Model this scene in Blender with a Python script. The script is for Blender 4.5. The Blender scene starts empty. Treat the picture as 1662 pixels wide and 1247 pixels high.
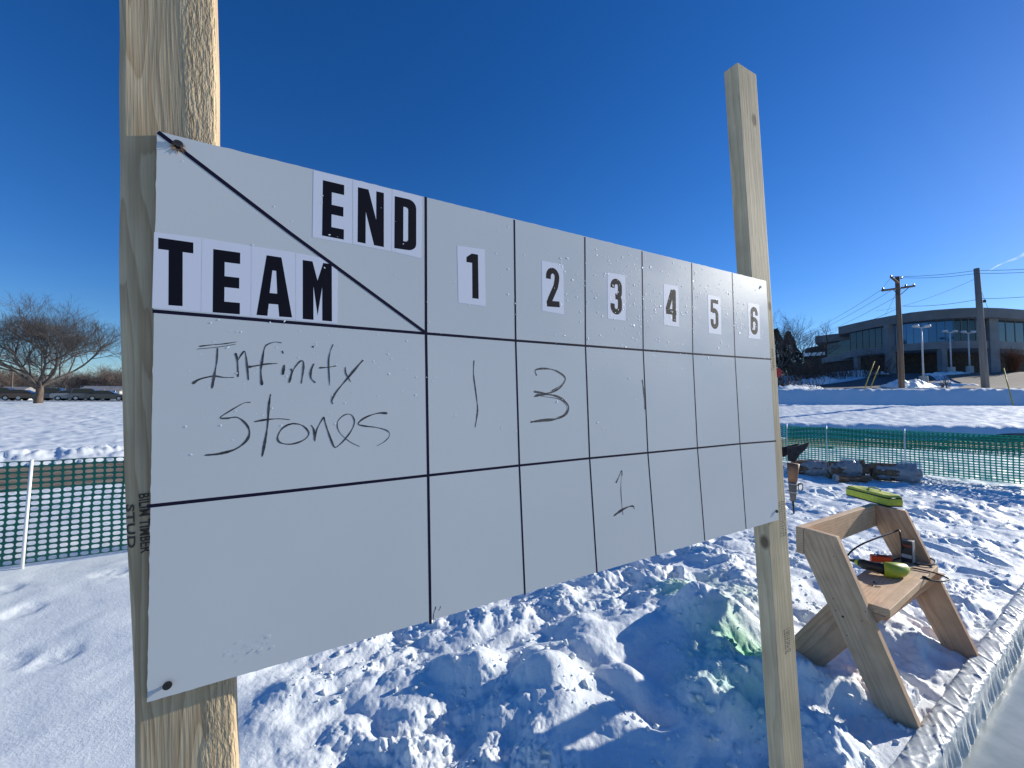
import bpy, math, random
import numpy as np
from mathutils import Matrix, Vector
random.seed(7)
rng = np.random.RandomState(11)
sc = bpy.context.scene
col = sc.collection

# ------------------------------------------------------------------ camera
FPX, CX, CY = 675.0, 831.0, 623.5            # focal length and centre in pixels of the 1662 px wide photograph
def _rot(yaw, pitch, roll):
    a, b, c = math.cos, math.sin, np.array
    Ry = c([[a(yaw), 0, -b(yaw)], [0, 1, 0], [b(yaw), 0, a(yaw)]])
    Rx = c([[1, 0, 0], [0, a(pitch), b(pitch)], [0, -b(pitch), a(pitch)]])
    Rz = c([[a(roll), b(roll), 0], [-b(roll), a(roll), 0], [0, 0, 1]])
    return Rz @ Rx @ Ry
P, RO = math.radians(2.6), math.radians(0.3)
_r = np.array([1, 0, 0.]); _f = np.array([0, math.cos(P), math.sin(P)]); _u = np.array([0, -math.sin(P), math.cos(P)])
_r2 = _r*math.cos(RO) + _u*math.sin(RO); _u2 = -_r*math.sin(RO) + _u*math.cos(RO)
C2W = np.array([_r2, -_u2, _f]).T
CAM = np.array([0, 0, 1.5])
cam = bpy.data.cameras.new('camera'); cam.lens = FPX/1662*36; cam.sensor_width = 36; cam.sensor_fit = 'HORIZONTAL'
cam.clip_start = 0.02; cam.clip_end = 6000
co = bpy.data.objects.new('camera', cam); col.objects.link(co)
M = Matrix.Identity(4)
for i in range(3):
    M[i][0] = C2W[i, 0]; M[i][1] = -C2W[i, 1]; M[i][2] = -C2W[i, 2]; M[i][3] = CAM[i]
co.matrix_world = M
sc.camera = co

# scoreboard frame: BX along the board, BY up it, BZ into it
_R = _rot(.53318551, .05452538, .02104558); _T = np.array([-.19857949, .1082608, -.57766499])
BX = C2W @ _R[:, 0]; BY = -C2W @ _R[:, 1]; BZ = C2W @ _R[:, 2]
BO = CAM - C2W @ (_R @ _T)

# ------------------------------------------------------------------ world, sun, exposure
SUN_T = -(-1.0*BX - .34*BY*1.0 + .13*BZ)        # towards the sun
SUN_T = SUN_T/np.linalg.norm(SUN_T)
SUN_EL = math.asin(SUN_T[2]); SUN_AZ = math.atan2(SUN_T[0], SUN_T[1])
w = bpy.data.worlds.new("World"); sc.world = w; w.use_nodes = True
nt = w.node_tree; nt.nodes.clear()
sky = nt.nodes.new('ShaderNodeTexSky'); sky.sky_type = 'NISHITA'; sky.sun_disc = False
sky.sun_elevation = SUN_EL; sky.sun_rotation = SUN_AZ; sky.altitude = 300
sky.air_density = 1.0; sky.dust_density = 0.15; sky.ozone_density = 4.0
hs = nt.nodes.new('ShaderNodeHueSaturation'); hs.inputs['Saturation'].default_value = 1.25
bg = nt.nodes.new('ShaderNodeBackground'); bg.inputs['Strength'].default_value = 0.11
out = nt.nodes.new('ShaderNodeOutputWorld')
nt.links.new(sky.outputs[0], hs.inputs['Color']); tn = nt.nodes.new('ShaderNodeMix'); tn.data_type = 'RGBA'; tn.blend_type = 'MULTIPLY'; tn.inputs[0].default_value = 1; tc_ = nt.nodes.new('ShaderNodeTexCoord'); sx_ = nt.nodes.new('ShaderNodeSeparateXYZ'); rp = nt.nodes.new('ShaderNodeValToRGB')   # clear cold air: deeper blue overhead, paler low down
nt.links.new(tc_.outputs['Generated'], sx_.inputs[0]); nt.links.new(sx_.outputs[2], rp.inputs[0]); nt.links.new(rp.outputs[0], tn.inputs[7])
rp.color_ramp.elements[0].color = (.88, .95, 1.04, 1); rp.color_ramp.elements[0].position = .02; rp.color_ramp.elements[1].color = (.67, .77, 1.04, 1); rp.color_ramp.elements[1].position = .6
e_ = rp.color_ramp.elements.new(.26); e_.color = (.76, .83, 1.09, 1)
nt.links.new(hs.outputs[0], tn.inputs[6]); nt.links.new(tn.outputs[2], bg.inputs[0]); nt.links.new(bg.outputs[0], out.inputs[0])
sl = bpy.data.lights.new('sun', 'SUN'); sl.energy = 5.0; sl.angle = math.radians(.53); sl.color = (1, .95, .84)
so = bpy.data.objects.new('sun', sl); col.objects.link(so)
so.rotation_euler = Vector(SUN_T).to_track_quat('Z', 'Y').to_euler(); so.location = (30, 10, 20)
sc.view_settings.view_transform = 'Standard'; sc.view_settings.look = 'None'
sc.view_settings.exposure = 0.2; sc.view_settings.gamma = 1
sc.cycles.max_bounces = 6

# ------------------------------------------------------------------ helpers
def ray(x, y): return C2W @ np.array([(x-CX)/FPX, (y-CY)/FPX, 1.])
def at_y(x, y, D):
    d = ray(x, y); return CAM + d*(D/d[1])
def at_z(x, y, z):
    d = ray(x, y); return CAM + d*((z-CAM[2])/d[2])
def onb(x, y, off=0.):
    d = ray(x, y); o = BO + BZ*off; t = ((o-CAM)@BZ)/(d@BZ); p = CAM + d*t - BO
    return np.array([p@BX, p@BY])
def frame(o, X, Y, Z):
    m = Matrix.Identity(4)
    for i in range(3):
        m[i][0] = X[i]; m[i][1] = Y[i]; m[i][2] = Z[i]; m[i][3] = o[i]
    return m
BM = frame(BO, BX, BY, -BZ)          # local x along board, y up, z towards viewer
def tag(o, label=None, cat=None, group=None, kind=None):
    if label: o['label'] = label
    if cat: o['category'] = cat
    if group: o['group'] = group
    if kind: o['kind'] = kind
    return o
def thing(name, label, cat, loc=(0, 0, 0), group=None):
    o = bpy.data.objects.new(name, None); col.objects.link(o); o.location = loc; o.empty_display_size = .1
    tag(o, label, cat, group); o['_m'] = 0
    del o['_m']
    return o
def link(o, parent, Mw=None):
    col.objects.link(o)
    Mw = Mw if Mw is not None else Matrix.Identity(4)
    if parent is not None:
        o.parent = parent
        o.matrix_parent_inverse = wm(parent).inverted()
        o['__'] = 1; del o['__']
    o.matrix_basis = Mw
    return o
def wm(o):
    m = o.matrix_basis.copy()
    if o.parent: m = wm(o.parent) @ o.matrix_parent_inverse @ m
    return m
def mesh(name, V, Fc, mat=None, parent=None, Mw=None, smooth=False, mats=None, mi=None):
    me = bpy.data.meshes.new(name)
    me.from_pydata([tuple(map(float, v)) for v in V], [], [tuple(int(i) for i in f) for f in Fc])
    for m_ in (mats or [mat]): me.materials.append(m_)
    if mi is not None: me.polygons.foreach_set('material_index', mi)
    if smooth: me.polygons.foreach_set('use_smooth', [True]*len(me.polygons))
    me.update()
    return link(bpy.data.objects.new(name, me), parent, Mw)
def npmesh(name, V, Q, mat, parent=None, smooth=True, Mw=None):
    """V (n,3) array, Q (m,k) array of faces"""
    me = bpy.data.meshes.new(name); k = Q.shape[1]
    me.vertices.add(len(V)); me.vertices.foreach_set('co', V.astype(np.float32).ravel())
    me.loops.add(Q.size); me.loops.foreach_set('vertex_index', Q.astype(np.int32).ravel())
    me.polygons.add(len(Q)); me.polygons.foreach_set('loop_start', np.arange(0, Q.size, k, dtype=np.int32))
    try: me.polygons.foreach_set('loop_total', np.full(len(Q), k, dtype=np.int32))
    except Exception: pass
    me.polygons.foreach_set('use_smooth', np.full(len(Q), smooth))
    me.materials.append(mat); me.update(calc_edges=True); me.validate()
    return link(bpy.data.objects.new(name, me), parent, Mw)
class MB:
    def __init__(s): s.V = []; s.F = []
    def add(s, V, F):
        b = len(s.V); s.V += [tuple(v) for v in V]; s.F += [tuple(i+b for i in f) for f in F]; return s
    def box(s, lo, hi, M_=None):
        x0, y0, z0 = lo; x1, y1, z1 = hi
        V = [(x0, y0, z0), (x1, y0, z0), (x1, y1, z0), (x0, y1, z0), (x0, y0, z1), (x1, y0, z1), (x1, y1, z1), (x0, y1, z1)]
        if M_ is not None: V = [tuple(M_ @ Vector(v)) for v in V]
        return s.add(V, [(3, 2, 1, 0), (4, 5, 6, 7), (0, 1, 5, 4), (1, 2, 6, 5), (2, 3, 7, 6), (3, 0, 4, 7)])
    def tube(s, pts, r, n=6, cap=True):
        pts = [Vector(p) for p in pts]; rs = r if hasattr(r, '__len__') else [r]*len(pts)
        V = []; F = []; prev = None
        for i, p in enumerate(pts):
            d = (pts[min(i+1, len(pts)-1)] - pts[max(i-1, 0)])
            if d.length < 1e-9: d = Vector((0, 0, 1))
            d.normalize()
            if prev is None:
                a = Vector((0, 0, 1)) if abs(d.z) < .9 else Vector((1, 0, 0)); u = d.cross(a).normalized()
            else:
                u = prev - d*prev.dot(d); u = u.normalized() if u.length > 1e-6 else d.orthogonal().normalized()
            prev = u; v = d.cross(u)
            for k in range(n):
                t = 2*math.pi*k/n; V.append(p + (u*math.cos(t) + v*math.sin(t))*rs[i])
        for i in range(len(pts)-1):
            for k in range(n):
                a = i*n+k; b = i*n+(k+1) % n; F.append((a, b, b+n, a+n))
        if cap: F.append(tuple(range(n-1, -1, -1))); F.append(tuple(range((len(pts)-1)*n, len(pts)*n)))
        return s.add(V, F)
    def prism(s, poly, d0, d1):
        """polygon in local xy, extruded along z"""
        n = len(poly); V = [(x, y, d0) for x, y in poly] + [(x, y, d1) for x, y in poly]
        F = [tuple(range(n-1, -1, -1)), tuple(range(n, 2*n))] + [(i, (i+1) % n, n+(i+1) % n, n+i) for i in range(n)]
        return s.add(V, F)
    def build(s, name, mat, parent=None, Mw=None, smooth=False): return mesh(name, s.V, s.F, mat, parent, Mw, smooth)
def bevel(o, w_=.002, n=2):
    m = o.modifiers.new('bevel', 'BEVEL'); m.width = w_; m.segments = n; m.limit_method = 'ANGLE'; m.angle_limit = math.radians(40); return o
def catmull(pts, n=6):
    pts = [np.array(p, float) for p in pts]; o = []
    for i in range(len(pts)-1):
        p0 = pts[max(i-1, 0)]; p1 = pts[i]; p2 = pts[i+1]; p3 = pts[min(i+2, len(pts)-1)]
        for k in range(n):
            t = k/n; o.append(.5*((2*p1)+(-p0+p2)*t+(2*p0-5*p1+4*p2-p3)*t*t+(-p0+3*p1-3*p2+p3)*t**3))
    o.append(pts[-1]); return o

# numpy gradient noise
_perm = rng.permutation(512).astype(np.int64); _g = rng.rand(512)*2*np.pi
def gn(x, y):
    xi = np.floor(x).astype(np.int64); yi = np.floor(y).astype(np.int64); xf = x-xi; yf = y-yi
    def g(i, j, a, b):
        h = _g[(_perm[(_perm[(xi+i) & 511] + yi+j) & 511])]; return np.cos(h)*a + np.sin(h)*b
    u = xf*xf*xf*(xf*(xf*6-15)+10); v = yf*yf*yf*(yf*(yf*6-15)+10)
    a = g(0, 0, xf, yf); b = g(1, 0, xf-1, yf); c = g(0, 1, xf, yf-1); d = g(1, 1, xf-1, yf-1)
    return (a+(b-a)*u) + ((c+(d-c)*u) - (a+(b-a)*u))*v
def fbm(x, y, o=4, s=0.):
    r = 0; a = 1.; f = 1.
    for k in range(o): r = r + a*gn(x*f+s+k*17.3, y*f+s*1.7+k*9.1); a *= .5; f *= 2.03
    return r
def billow(x, y, o=3, s=0.):
    r = 0; a = 1.; f = 1.
    for k in range(o): r = r + a*np.abs(gn(x*f+s+k*7.7, y*f-s+k*3.1)); a *= .5; f *= 2.1
    return r
def sst(a, b, x):
    t = np.clip((x-a)/(b-a), 0, 1); return t*t*(3-2*t)

# ------------------------------------------------------------------ materials
def mat(name, base=(.5, .5, .5), rough=.6, metal=0., **k):
    m = bpy.data.materials.new(name); m.use_nodes = True; b = m.node_tree.nodes['Principled BSDF']
    b.inputs['Base Color'].default_value = (*base, 1); b.inputs['Roughness'].default_value = rough; b.inputs['Metallic'].default_value = metal
    for a, v in k.items(): b.inputs[a.replace('_', ' ')].default_value = v
    return m
def N(m, t, **k):
    n = m.node_tree.nodes.new(t)
    for a, v in k.items(): setattr(n, a, v)
    return n
def L(m, a, b): m.node_tree.links.new(a, b)
def bsdf(m): return m.node_tree.nodes['Principled BSDF']
def noisy(name, c0, c1, scale=8, rough=.7, bump=.2, stretch=(1, 1, 1), bdist=.01, coords='Object', detail=6, **k):
    m = mat(name, c0, rough, **k)
    tc = N(m, 'ShaderNodeTexCoord'); mp = N(m, 'ShaderNodeMapping'); mp.inputs['Scale'].default_value = stretch
    no = N(m, 'ShaderNodeTexNoise'); no.inputs['Scale'].default_value = scale; no.inputs['Detail'].default_value = detail
    cr = N(m, 'ShaderNodeValToRGB'); cr.color_ramp.elements[0].color = (*c0, 1); cr.color_ramp.elements[1].color = (*c1, 1)
    cr.color_ramp.elements[0].position = .35; cr.color_ramp.elements[1].position = .65
    bp = N(m, 'ShaderNodeBump'); bp.inputs['Strength'].default_value = bump; bp.inputs['Distance'].default_value = bdist
    L(m, tc.outputs[coords], mp.inputs[0]); L(m, mp.outputs[0], no.inputs[0]); L(m, no.outputs[0], cr.inputs[0])
    L(m, cr.outputs[0], bsdf(m).inputs['Base Color']); L(m, no.outputs[0], bp.inputs['Height']); L(m, bp.outputs[0], bsdf(m).inputs['Normal'])
    return m
def wood(name, c_light, c_dark, off=(.05, .03, 0), ring=34., knots=.0, rough_patch=False, knot_list=()):
    m = mat(name, c_light, .72); b = bsdf(m)
    tc = N(m, 'ShaderNodeTexCoord')
    oi = N(m, 'ShaderNodeObjectInfo')
    mp = N(m, 'ShaderNodeMapping'); mp.inputs['Location'].default_value = off; mp.inputs['Scale'].default_value = (1, 1, .10)
    L(m, tc.outputs['Object'], mp.inputs[0])
    n1 = N(m, 'ShaderNodeTexNoise'); n1.inputs['Scale'].default_value = 14; n1.inputs['Detail'].default_value = 3
    L(m, mp.outputs[0], n1.inputs[0])
    sub = N(m, 'ShaderNodeVectorMath', operation='SUBTRACT'); sub.inputs[1].default_value = (.5, .5, .5)
    L(m, n1.outputs['Color'], sub.inputs[0])
    scl = N(m, 'ShaderNodeVectorMath', operation='SCALE'); scl.inputs['Scale'].default_value = .06
    L(m, sub.outputs[0], scl.inputs[0])
    add = N(m, 'ShaderNodeVectorMath', operation='ADD'); L(m, mp.outputs[0], add.inputs[0]); L(m, scl.outputs[0], add.inputs[1])
    rnd = N(m, 'ShaderNodeVectorMath', operation='ADD')
    cmb = N(m, 'ShaderNodeCombineXYZ'); mul = N(m, 'ShaderNodeMath', operation='MULTIPLY'); mul.inputs[1].default_value = .05
    L(m, oi.outputs['Random'], mul.inputs[0]); L(m, mul.outputs[0], cmb.inputs[1]); L(m, add.outputs[0], rnd.inputs[0]); L(m, cmb.outputs[0], rnd.inputs[1])
    wv = N(m, 'ShaderNodeTexWave', wave_type='RINGS', rings_direction='Z', wave_profile='SAW'); wv.inputs['Scale'].default_value = ring
    wv.inputs['Distortion'].default_value = .8; wv.inputs['Detail'].default_value = 2; wv.inputs['Detail Scale'].default_value = 3
    L(m, rnd.outputs[0], wv.inputs[0])
    cr = N(m, 'ShaderNodeValToRGB'); e = cr.color_ramp.elements
    e[0].color = (*c_light, 1); e[0].position = .2; e[1].color = (*c_dark, 1); e[1].position = .93
    e2 = cr.color_ramp.elements.new(.99); e2.color = (*c_light, 1)
    L(m, wv.outputs['Color'], cr.inputs[0])
    # fibres
    mp2 = N(m, 'ShaderNodeMapping'); mp2.inputs['Scale'].default_value = (1, 1, .03)
    L(m, tc.outputs['Object'], mp2.inputs[0])
    n2 = N(m, 'ShaderNodeTexNoise'); n2.inputs['Scale'].default_value = 420; n2.inputs['Detail'].default_value = 4; L(m, mp2.outputs[0], n2.inputs[0])
    n3 = N(m, 'ShaderNodeTexNoise'); n3.inputs['Scale'].default_value = 9; n3.inputs['Detail'].default_value = 5; L(m, tc.outputs['Object'], n3.inputs[0])
    mr = N(m, 'ShaderNodeMapRange'); mr.inputs[1].default_value = .3; mr.inputs[2].default_value = .7; mr.inputs[3].default_value = .86; mr.inputs[4].default_value = 1.08
    L(m, n2.outputs[0], mr.inputs[0])
    mr3 = N(m, 'ShaderNodeMapRange'); mr3.inputs[1].default_value = .3; mr3.inputs[2].default_value = .7; mr3.inputs[3].default_value = .84; mr3.inputs[4].default_value = 1.1
    L(m, n3.outputs[0], mr3.inputs[0])
    v1 = N(m, 'ShaderNodeVectorMath', operation='SCALE'); L(m, cr.outputs[0], v1.inputs[0]); L(m, mr.outputs[0], v1.inputs['Scale'])
    v2 = N(m, 'ShaderNodeVectorMath', operation='SCALE'); L(m, v1.outputs[0], v2.inputs[0]); L(m, mr3.outputs[0], v2.inputs['Scale'])
    last = v2.outputs[0]
    for (kx, ky, kz, kr) in knot_list:
        sb = N(m, 'ShaderNodeVectorMath', operation='SUBTRACT'); sb.inputs[1].default_value = (kx, ky, kz); L(m, tc.outputs['Object'], sb.inputs[0])
        ms = N(m, 'ShaderNodeVectorMath', operation='MULTIPLY'); ms.inputs[1].default_value = (1, 1, .62); L(m, sb.outputs[0], ms.inputs[0])
        ln = N(m, 'ShaderNodeVectorMath', operation='LENGTH'); L(m, ms.outputs[0], ln.inputs[0])
        mm = N(m, 'ShaderNodeMapRange'); mm.inputs[1].default_value = kr*.65; mm.inputs[2].default_value = kr*1.25; mm.inputs[3].default_value = .85; mm.inputs[4].default_value = 0
        L(m, ln.outputs['Value'], mm.inputs[0])
        mx = N(m, 'ShaderNodeMix', data_type='RGBA'); L(m, mm.outputs[0], mx.inputs[0]); L(m, last, mx.inputs[6]); mx.inputs[7].default_value = (.10, .055, .03, 1)
        last = mx.outputs[2]
    L(m, last, b.inputs['Base Color'])
    bp = N(m, 'ShaderNodeBump'); bp.inputs['Strength'].default_value = .35; bp.inputs['Distance'].default_value = .0012
    L(m, n2.outputs[0], bp.inputs['Height'])
    nrm = bp.outputs[0]
    bp2 = N(m, 'ShaderNodeBump'); bp2.inputs['Strength'].default_value = .35; bp2.inputs['Distance'].default_value = .001
    L(m, wv.outputs['Color'], bp2.inputs['Height']); L(m, nrm, bp2.inputs['Normal']); nrm = bp2.outputs[0]
    if rough_patch:   # torn grain along the +x side of the face
        sep = N(m, 'ShaderNodeSeparateXYZ'); L(m, tc.outputs['Object'], sep.inputs[0])
        n4 = N(m, 'ShaderNodeTexNoise'); n4.inputs['Scale'].default_value = 9; L(m, tc.outputs['Object'], n4.inputs[0])
        ad = N(m, 'ShaderNodeMath', operation='MULTIPLY_ADD'); ad.inputs[1].default_value = .06; L(m, n4.outputs[0], ad.inputs[0]); L(m, sep.outputs[0], ad.inputs[2])
        mk = N(m, 'ShaderNodeMapRange'); mk.inputs[1].default_value = .078; mk.inputs[2].default_value = .092; L(m, ad.outputs[0], mk.inputs[0])
        mp5 = N(m, 'ShaderNodeMapping'); mp5.inputs['Scale'].default_value = (1, 1, .28); L(m, tc.outputs['Object'], mp5.inputs[0])
        n5 = N(m, 'ShaderNodeTexNoise'); n5.inputs['Scale'].default_value = 330; n5.inputs['Detail'].default_value = 3; L(m, mp5.outputs[0], n5.inputs[0])
        ml = N(m, 'ShaderNodeMath', operation='MULTIPLY'); L(m, mk.outputs[0], ml.inputs[0]); L(m, n5.outputs[0], ml.inputs[1])
        bp3 = N(m, 'ShaderNodeBump'); bp3.inputs['Strength'].default_value = 1.; bp3.inputs['Distance'].default_value = .004
        L(m, ml.outputs[0], bp3.inputs['Height']); L(m, nrm, bp3.inputs['Normal']); nrm = bp3.outputs[0]
    L(m, nrm, b.inputs['Normal'])
    return m
PINE, PINED = (.60, .47, .28), (.40, .26, .13)
m_postL = wood('post_wood_rough', (.65, .50, .305), (.48, .34, .19), off=(.03, .07, 0), ring=75, rough_patch=True)
m_postR = wood('post_wood', (.69, .55, .34), (.58, .44, .25), off=(.10, .05, 0), ring=26, knot_list=[(.062, 0, .64, .011), (.075, 0, .14, .008), (0.001, .012, -.46, .011)])
m_bench = wood('bench_pine', (.70, .47, .28), (.58, .36, .20), off=(.02, .06, 0), ring=22)
m_bench2 = wood('bench_pine_red', (.64, .39, .225), (.50, .28, .155), off=(.03, .09, 0), ring=20)
m_hole = mat('black_metal', (.012, .012, .012), .5)
m_screw = mat('screw_steel', (.10, .09, .08), .4, .8)
m_screwl = mat('zinc_steel', (.55, .54, .5), .35, .8)
m_panel = noisy('white_panel', (.640, .652, .645), (.685, .692, .68), 2.6, .36, .12, bdist=.0015, detail=5)
_n = N(m_panel, 'ShaderNodeTexNoise'); _n.inputs['Scale'].default_value = 7; _n.inputs['Detail'].default_value = 6; _mr = N(m_panel, 'ShaderNodeMapRange'); _mr.inputs[3].default_value = .22; _mr.inputs[4].default_value = .52
L(m_panel, _n.outputs[0], _mr.inputs[0]); L(m_panel, _mr.outputs[0], bsdf(m_panel).inputs['Roughness'])
bsdf(m_panel).inputs['Specular IOR Level'].default_value = .25
m_core = noisy('brown_hardboard_edge', (.10, .05, .03), (.25, .13, .08), 300, .9)
m_paper = mat('sticker_paper', (.79, .79, .86), .5)
m_black = mat('black_vinyl', (.008, .008, .014), .6); bsdf(m_black).inputs['Specular IOR Level'].default_value = .12
m_grid = mat('grid_tape', (.012, .010, .03), .65); bsdf(m_grid).inputs['Specular IOR Level'].default_value = .12
m_frost = mat('frost', (.93, .95, .97), .4)
m_ink = noisy('marker_ink', (.012, .012, .015), (.09, .092, .095), 90, .6, 0)
m_stamp = noisy('stamp_ink', (.045, .035, .03), (.12, .09, .06), 500, .8, 0)

# snow
def snow_mat():
    m = mat('snow', (.80, .84, .88), .55); b = bsdf(m)
    b.inputs['Subsurface Weight'].default_value = 0
    b.inputs['Specular IOR Level'].default_value = .35
    tc = N(m, 'ShaderNodeTexCoord')
    last = None
    base = N(m, 'ShaderNodeRGB'); base.outputs[0].default_value = (.82, .86, .855, 1); last = base.outputs[0]
    n = N(m, 'ShaderNodeTexNoise'); n.inputs['Scale'].default_value = 5; n.inputs['Detail'].default_value = 5; L(m, tc.outputs['Object'], n.inputs[0])
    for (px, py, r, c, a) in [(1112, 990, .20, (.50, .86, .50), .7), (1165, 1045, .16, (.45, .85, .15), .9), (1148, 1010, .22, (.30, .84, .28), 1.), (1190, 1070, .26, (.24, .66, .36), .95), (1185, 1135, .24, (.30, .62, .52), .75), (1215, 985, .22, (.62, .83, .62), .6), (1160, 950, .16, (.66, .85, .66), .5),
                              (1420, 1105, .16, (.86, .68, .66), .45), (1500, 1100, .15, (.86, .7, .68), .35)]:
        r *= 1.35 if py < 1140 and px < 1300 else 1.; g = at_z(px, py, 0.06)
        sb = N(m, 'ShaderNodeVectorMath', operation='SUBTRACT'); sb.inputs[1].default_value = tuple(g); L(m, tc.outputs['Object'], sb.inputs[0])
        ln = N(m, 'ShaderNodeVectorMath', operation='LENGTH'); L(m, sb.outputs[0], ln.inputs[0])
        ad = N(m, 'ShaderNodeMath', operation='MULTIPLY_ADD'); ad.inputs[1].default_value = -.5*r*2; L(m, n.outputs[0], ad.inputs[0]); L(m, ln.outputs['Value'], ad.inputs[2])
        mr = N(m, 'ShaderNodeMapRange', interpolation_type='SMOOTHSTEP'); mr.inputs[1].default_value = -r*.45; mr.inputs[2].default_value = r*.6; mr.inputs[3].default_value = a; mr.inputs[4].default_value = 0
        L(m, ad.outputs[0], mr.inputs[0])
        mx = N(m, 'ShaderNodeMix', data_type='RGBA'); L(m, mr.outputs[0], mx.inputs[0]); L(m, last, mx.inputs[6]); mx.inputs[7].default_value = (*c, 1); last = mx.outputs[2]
    L(m, last, b.inputs['Base Color'])
    n1 = N(m, 'ShaderNodeTexNoise'); n1.inputs['Scale'].default_value = 60; n1.inputs['Detail'].default_value = 8; n1.inputs['Roughness'].default_value = .7; L(m, tc.outputs['Object'], n1.inputs[0])
    bp = N(m, 'ShaderNodeBump'); bp.inputs['Strength'].default_value = .55; bp.inputs['Distance'].default_value = .009
    L(m, n1.outputs[0], bp.inputs['Height'])
    n2 = N(m, 'ShaderNodeTexNoise'); n2.inputs['Scale'].default_value = 700; n2.inputs['Detail'].default_value = 2; L(m, tc.outputs['Object'], n2.inputs[0])
    bp2 = N(m, 'ShaderNodeBump'); bp2.inputs['Strength'].default_value = .5; bp2.inputs['Distance'].default_value = .001
    L(m, n2.outputs[0], bp2.inputs['Height']); L(m, bp.outputs[0], bp2.inputs['Normal'])
    L(m, bp2.outputs[0], b.inputs['Normal'])
    return m
m_snow = snow_mat()
m_asph = noisy('asphalt', (.045, .045, .05), (.10, .10, .105), 1.2, .8, .2)
m_lot = noisy('dry_asphalt', (.13, .105, .085), (.20, .165, .13), 1.5, .9, .2)
m_path = noisy('muddy_gravel', (.13, .09, .055), (.30, .24, .17), 2.2, .95, .5, bdist=.03)
m_ice = noisy('rink_ice', (.34, .38, .35), (.47, .50, .47), 6, .2, .5, bdist=.003)
m_conc = noisy('concrete', (.36, .35, .33), (.46, .45, .42), 2, .8, .1)
m_bark = noisy('bark', (.07, .05, .04), (.15, .11, .08), 6, .9, .5, (1, 1, .3), .02)
m_twig = noisy('twig_bark', (.050, .043, .040), (.095, .083, .076), 4, .9, 0)
m_pole = noisy('pole_wood', (.12, .08, .055), (.22, .155, .11), 6, .85, .4, (1, 1, .05))
m_pole2 = noisy('grey_pole_wood', (.14, .13, .12), (.22, .205, .19), 6, .85, .4, (1, 1, .05))
m_wire = mat('wire', (.02, .02, .02), .5)

# ------------------------------------------------------------------ terrain
BD = np.array([.838, .545]); BN = np.array([.545, -.838])
def rink_in(t): return -.54 + .17*(1-sst(1.3, 2.2, t))     # inner face of the rink border, as offset from the origin
def hR(x, y):
    e = .3*x + .95*y
    z = 0 + .62*sst(22.3, 23.3, e) + .83*sst(23.5, 37.6, e) + 1.30*np.clip((e-38.9)/2.0, 0, 1) + .05*sst(41, 44, e)
    return z + 3.1*sst(44, 74, e)*1.0 + .8*sst(74, 120, e)
def hL(x, y):
    D = y
    return 1.25*np.clip((D-13)/25, 0, 1)**1.15 + .3*sst(38, 80, D) + .3*sst(80, 300, D)
def macro(x, y):
    s = x/np.maximum(y, .5)
    wgt = sst(-.35, .5, s)
    wgt = np.where(y < .5, np.where(x > 0, 1., 0.), wgt)
    return hL(x, y)*(1-wgt) + hR(x, y)*wgt
PATH = np.array(catmull([(-40, -10.5), (-20, 2.0), (-11, 7.45), (-5, 11.0), (1, 14.2), (8, 16.2), (16, 16.2), (26, 14.5), (45, 9)], 8))
def pdist(x, y, poly):
    d = np.full(x.shape, 1e9)
    for a, b in zip(poly[:-1], poly[1:]):
        v = b-a; t = np.clip(((x-a[0])*v[0]+(y-a[1])*v[1])/(v@v), 0, 1)
        d = np.minimum(d, np.hypot(x-a[0]-t*v[0], y-a[1]-t*v[1]))
    return d
foot = []
fr = np.random.RandomState(5)
for i in range(150):
    D = 1.5 + 8.0*fr.rand()**1.1; s = -.25 + 1.55*fr.rand()
    if s < .7 and D < 3.4: fr.rand(3); continue
    foot.append((s*D, D, fr.rand()*math.pi, .11+.05*fr.rand(), .05+.02*fr.rand(), .03+.035*fr.rand()))
for i in range(12):
    D = 1.6 + 2.2*fr.rand(); s = -1.25 + .7*fr.rand()
    foot.append((s*D, D, fr.rand()*math.pi, .11, .09, .016))
BUMPS = [(*at_z(1150, 1020, .1)[:2], .13, .20), (*at_z(1080, 960, .1)[:2], .08, .22), (*at_z(900, 1120, .05)[:2], .08, .17), (*at_z(1130, 1180, .03)[:2], .07, .15), (*at_z(760, 1090, .05)[:2], .06, .15), (*at_z(1010, 1130, .03)[:2], .07, .14)]
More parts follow.
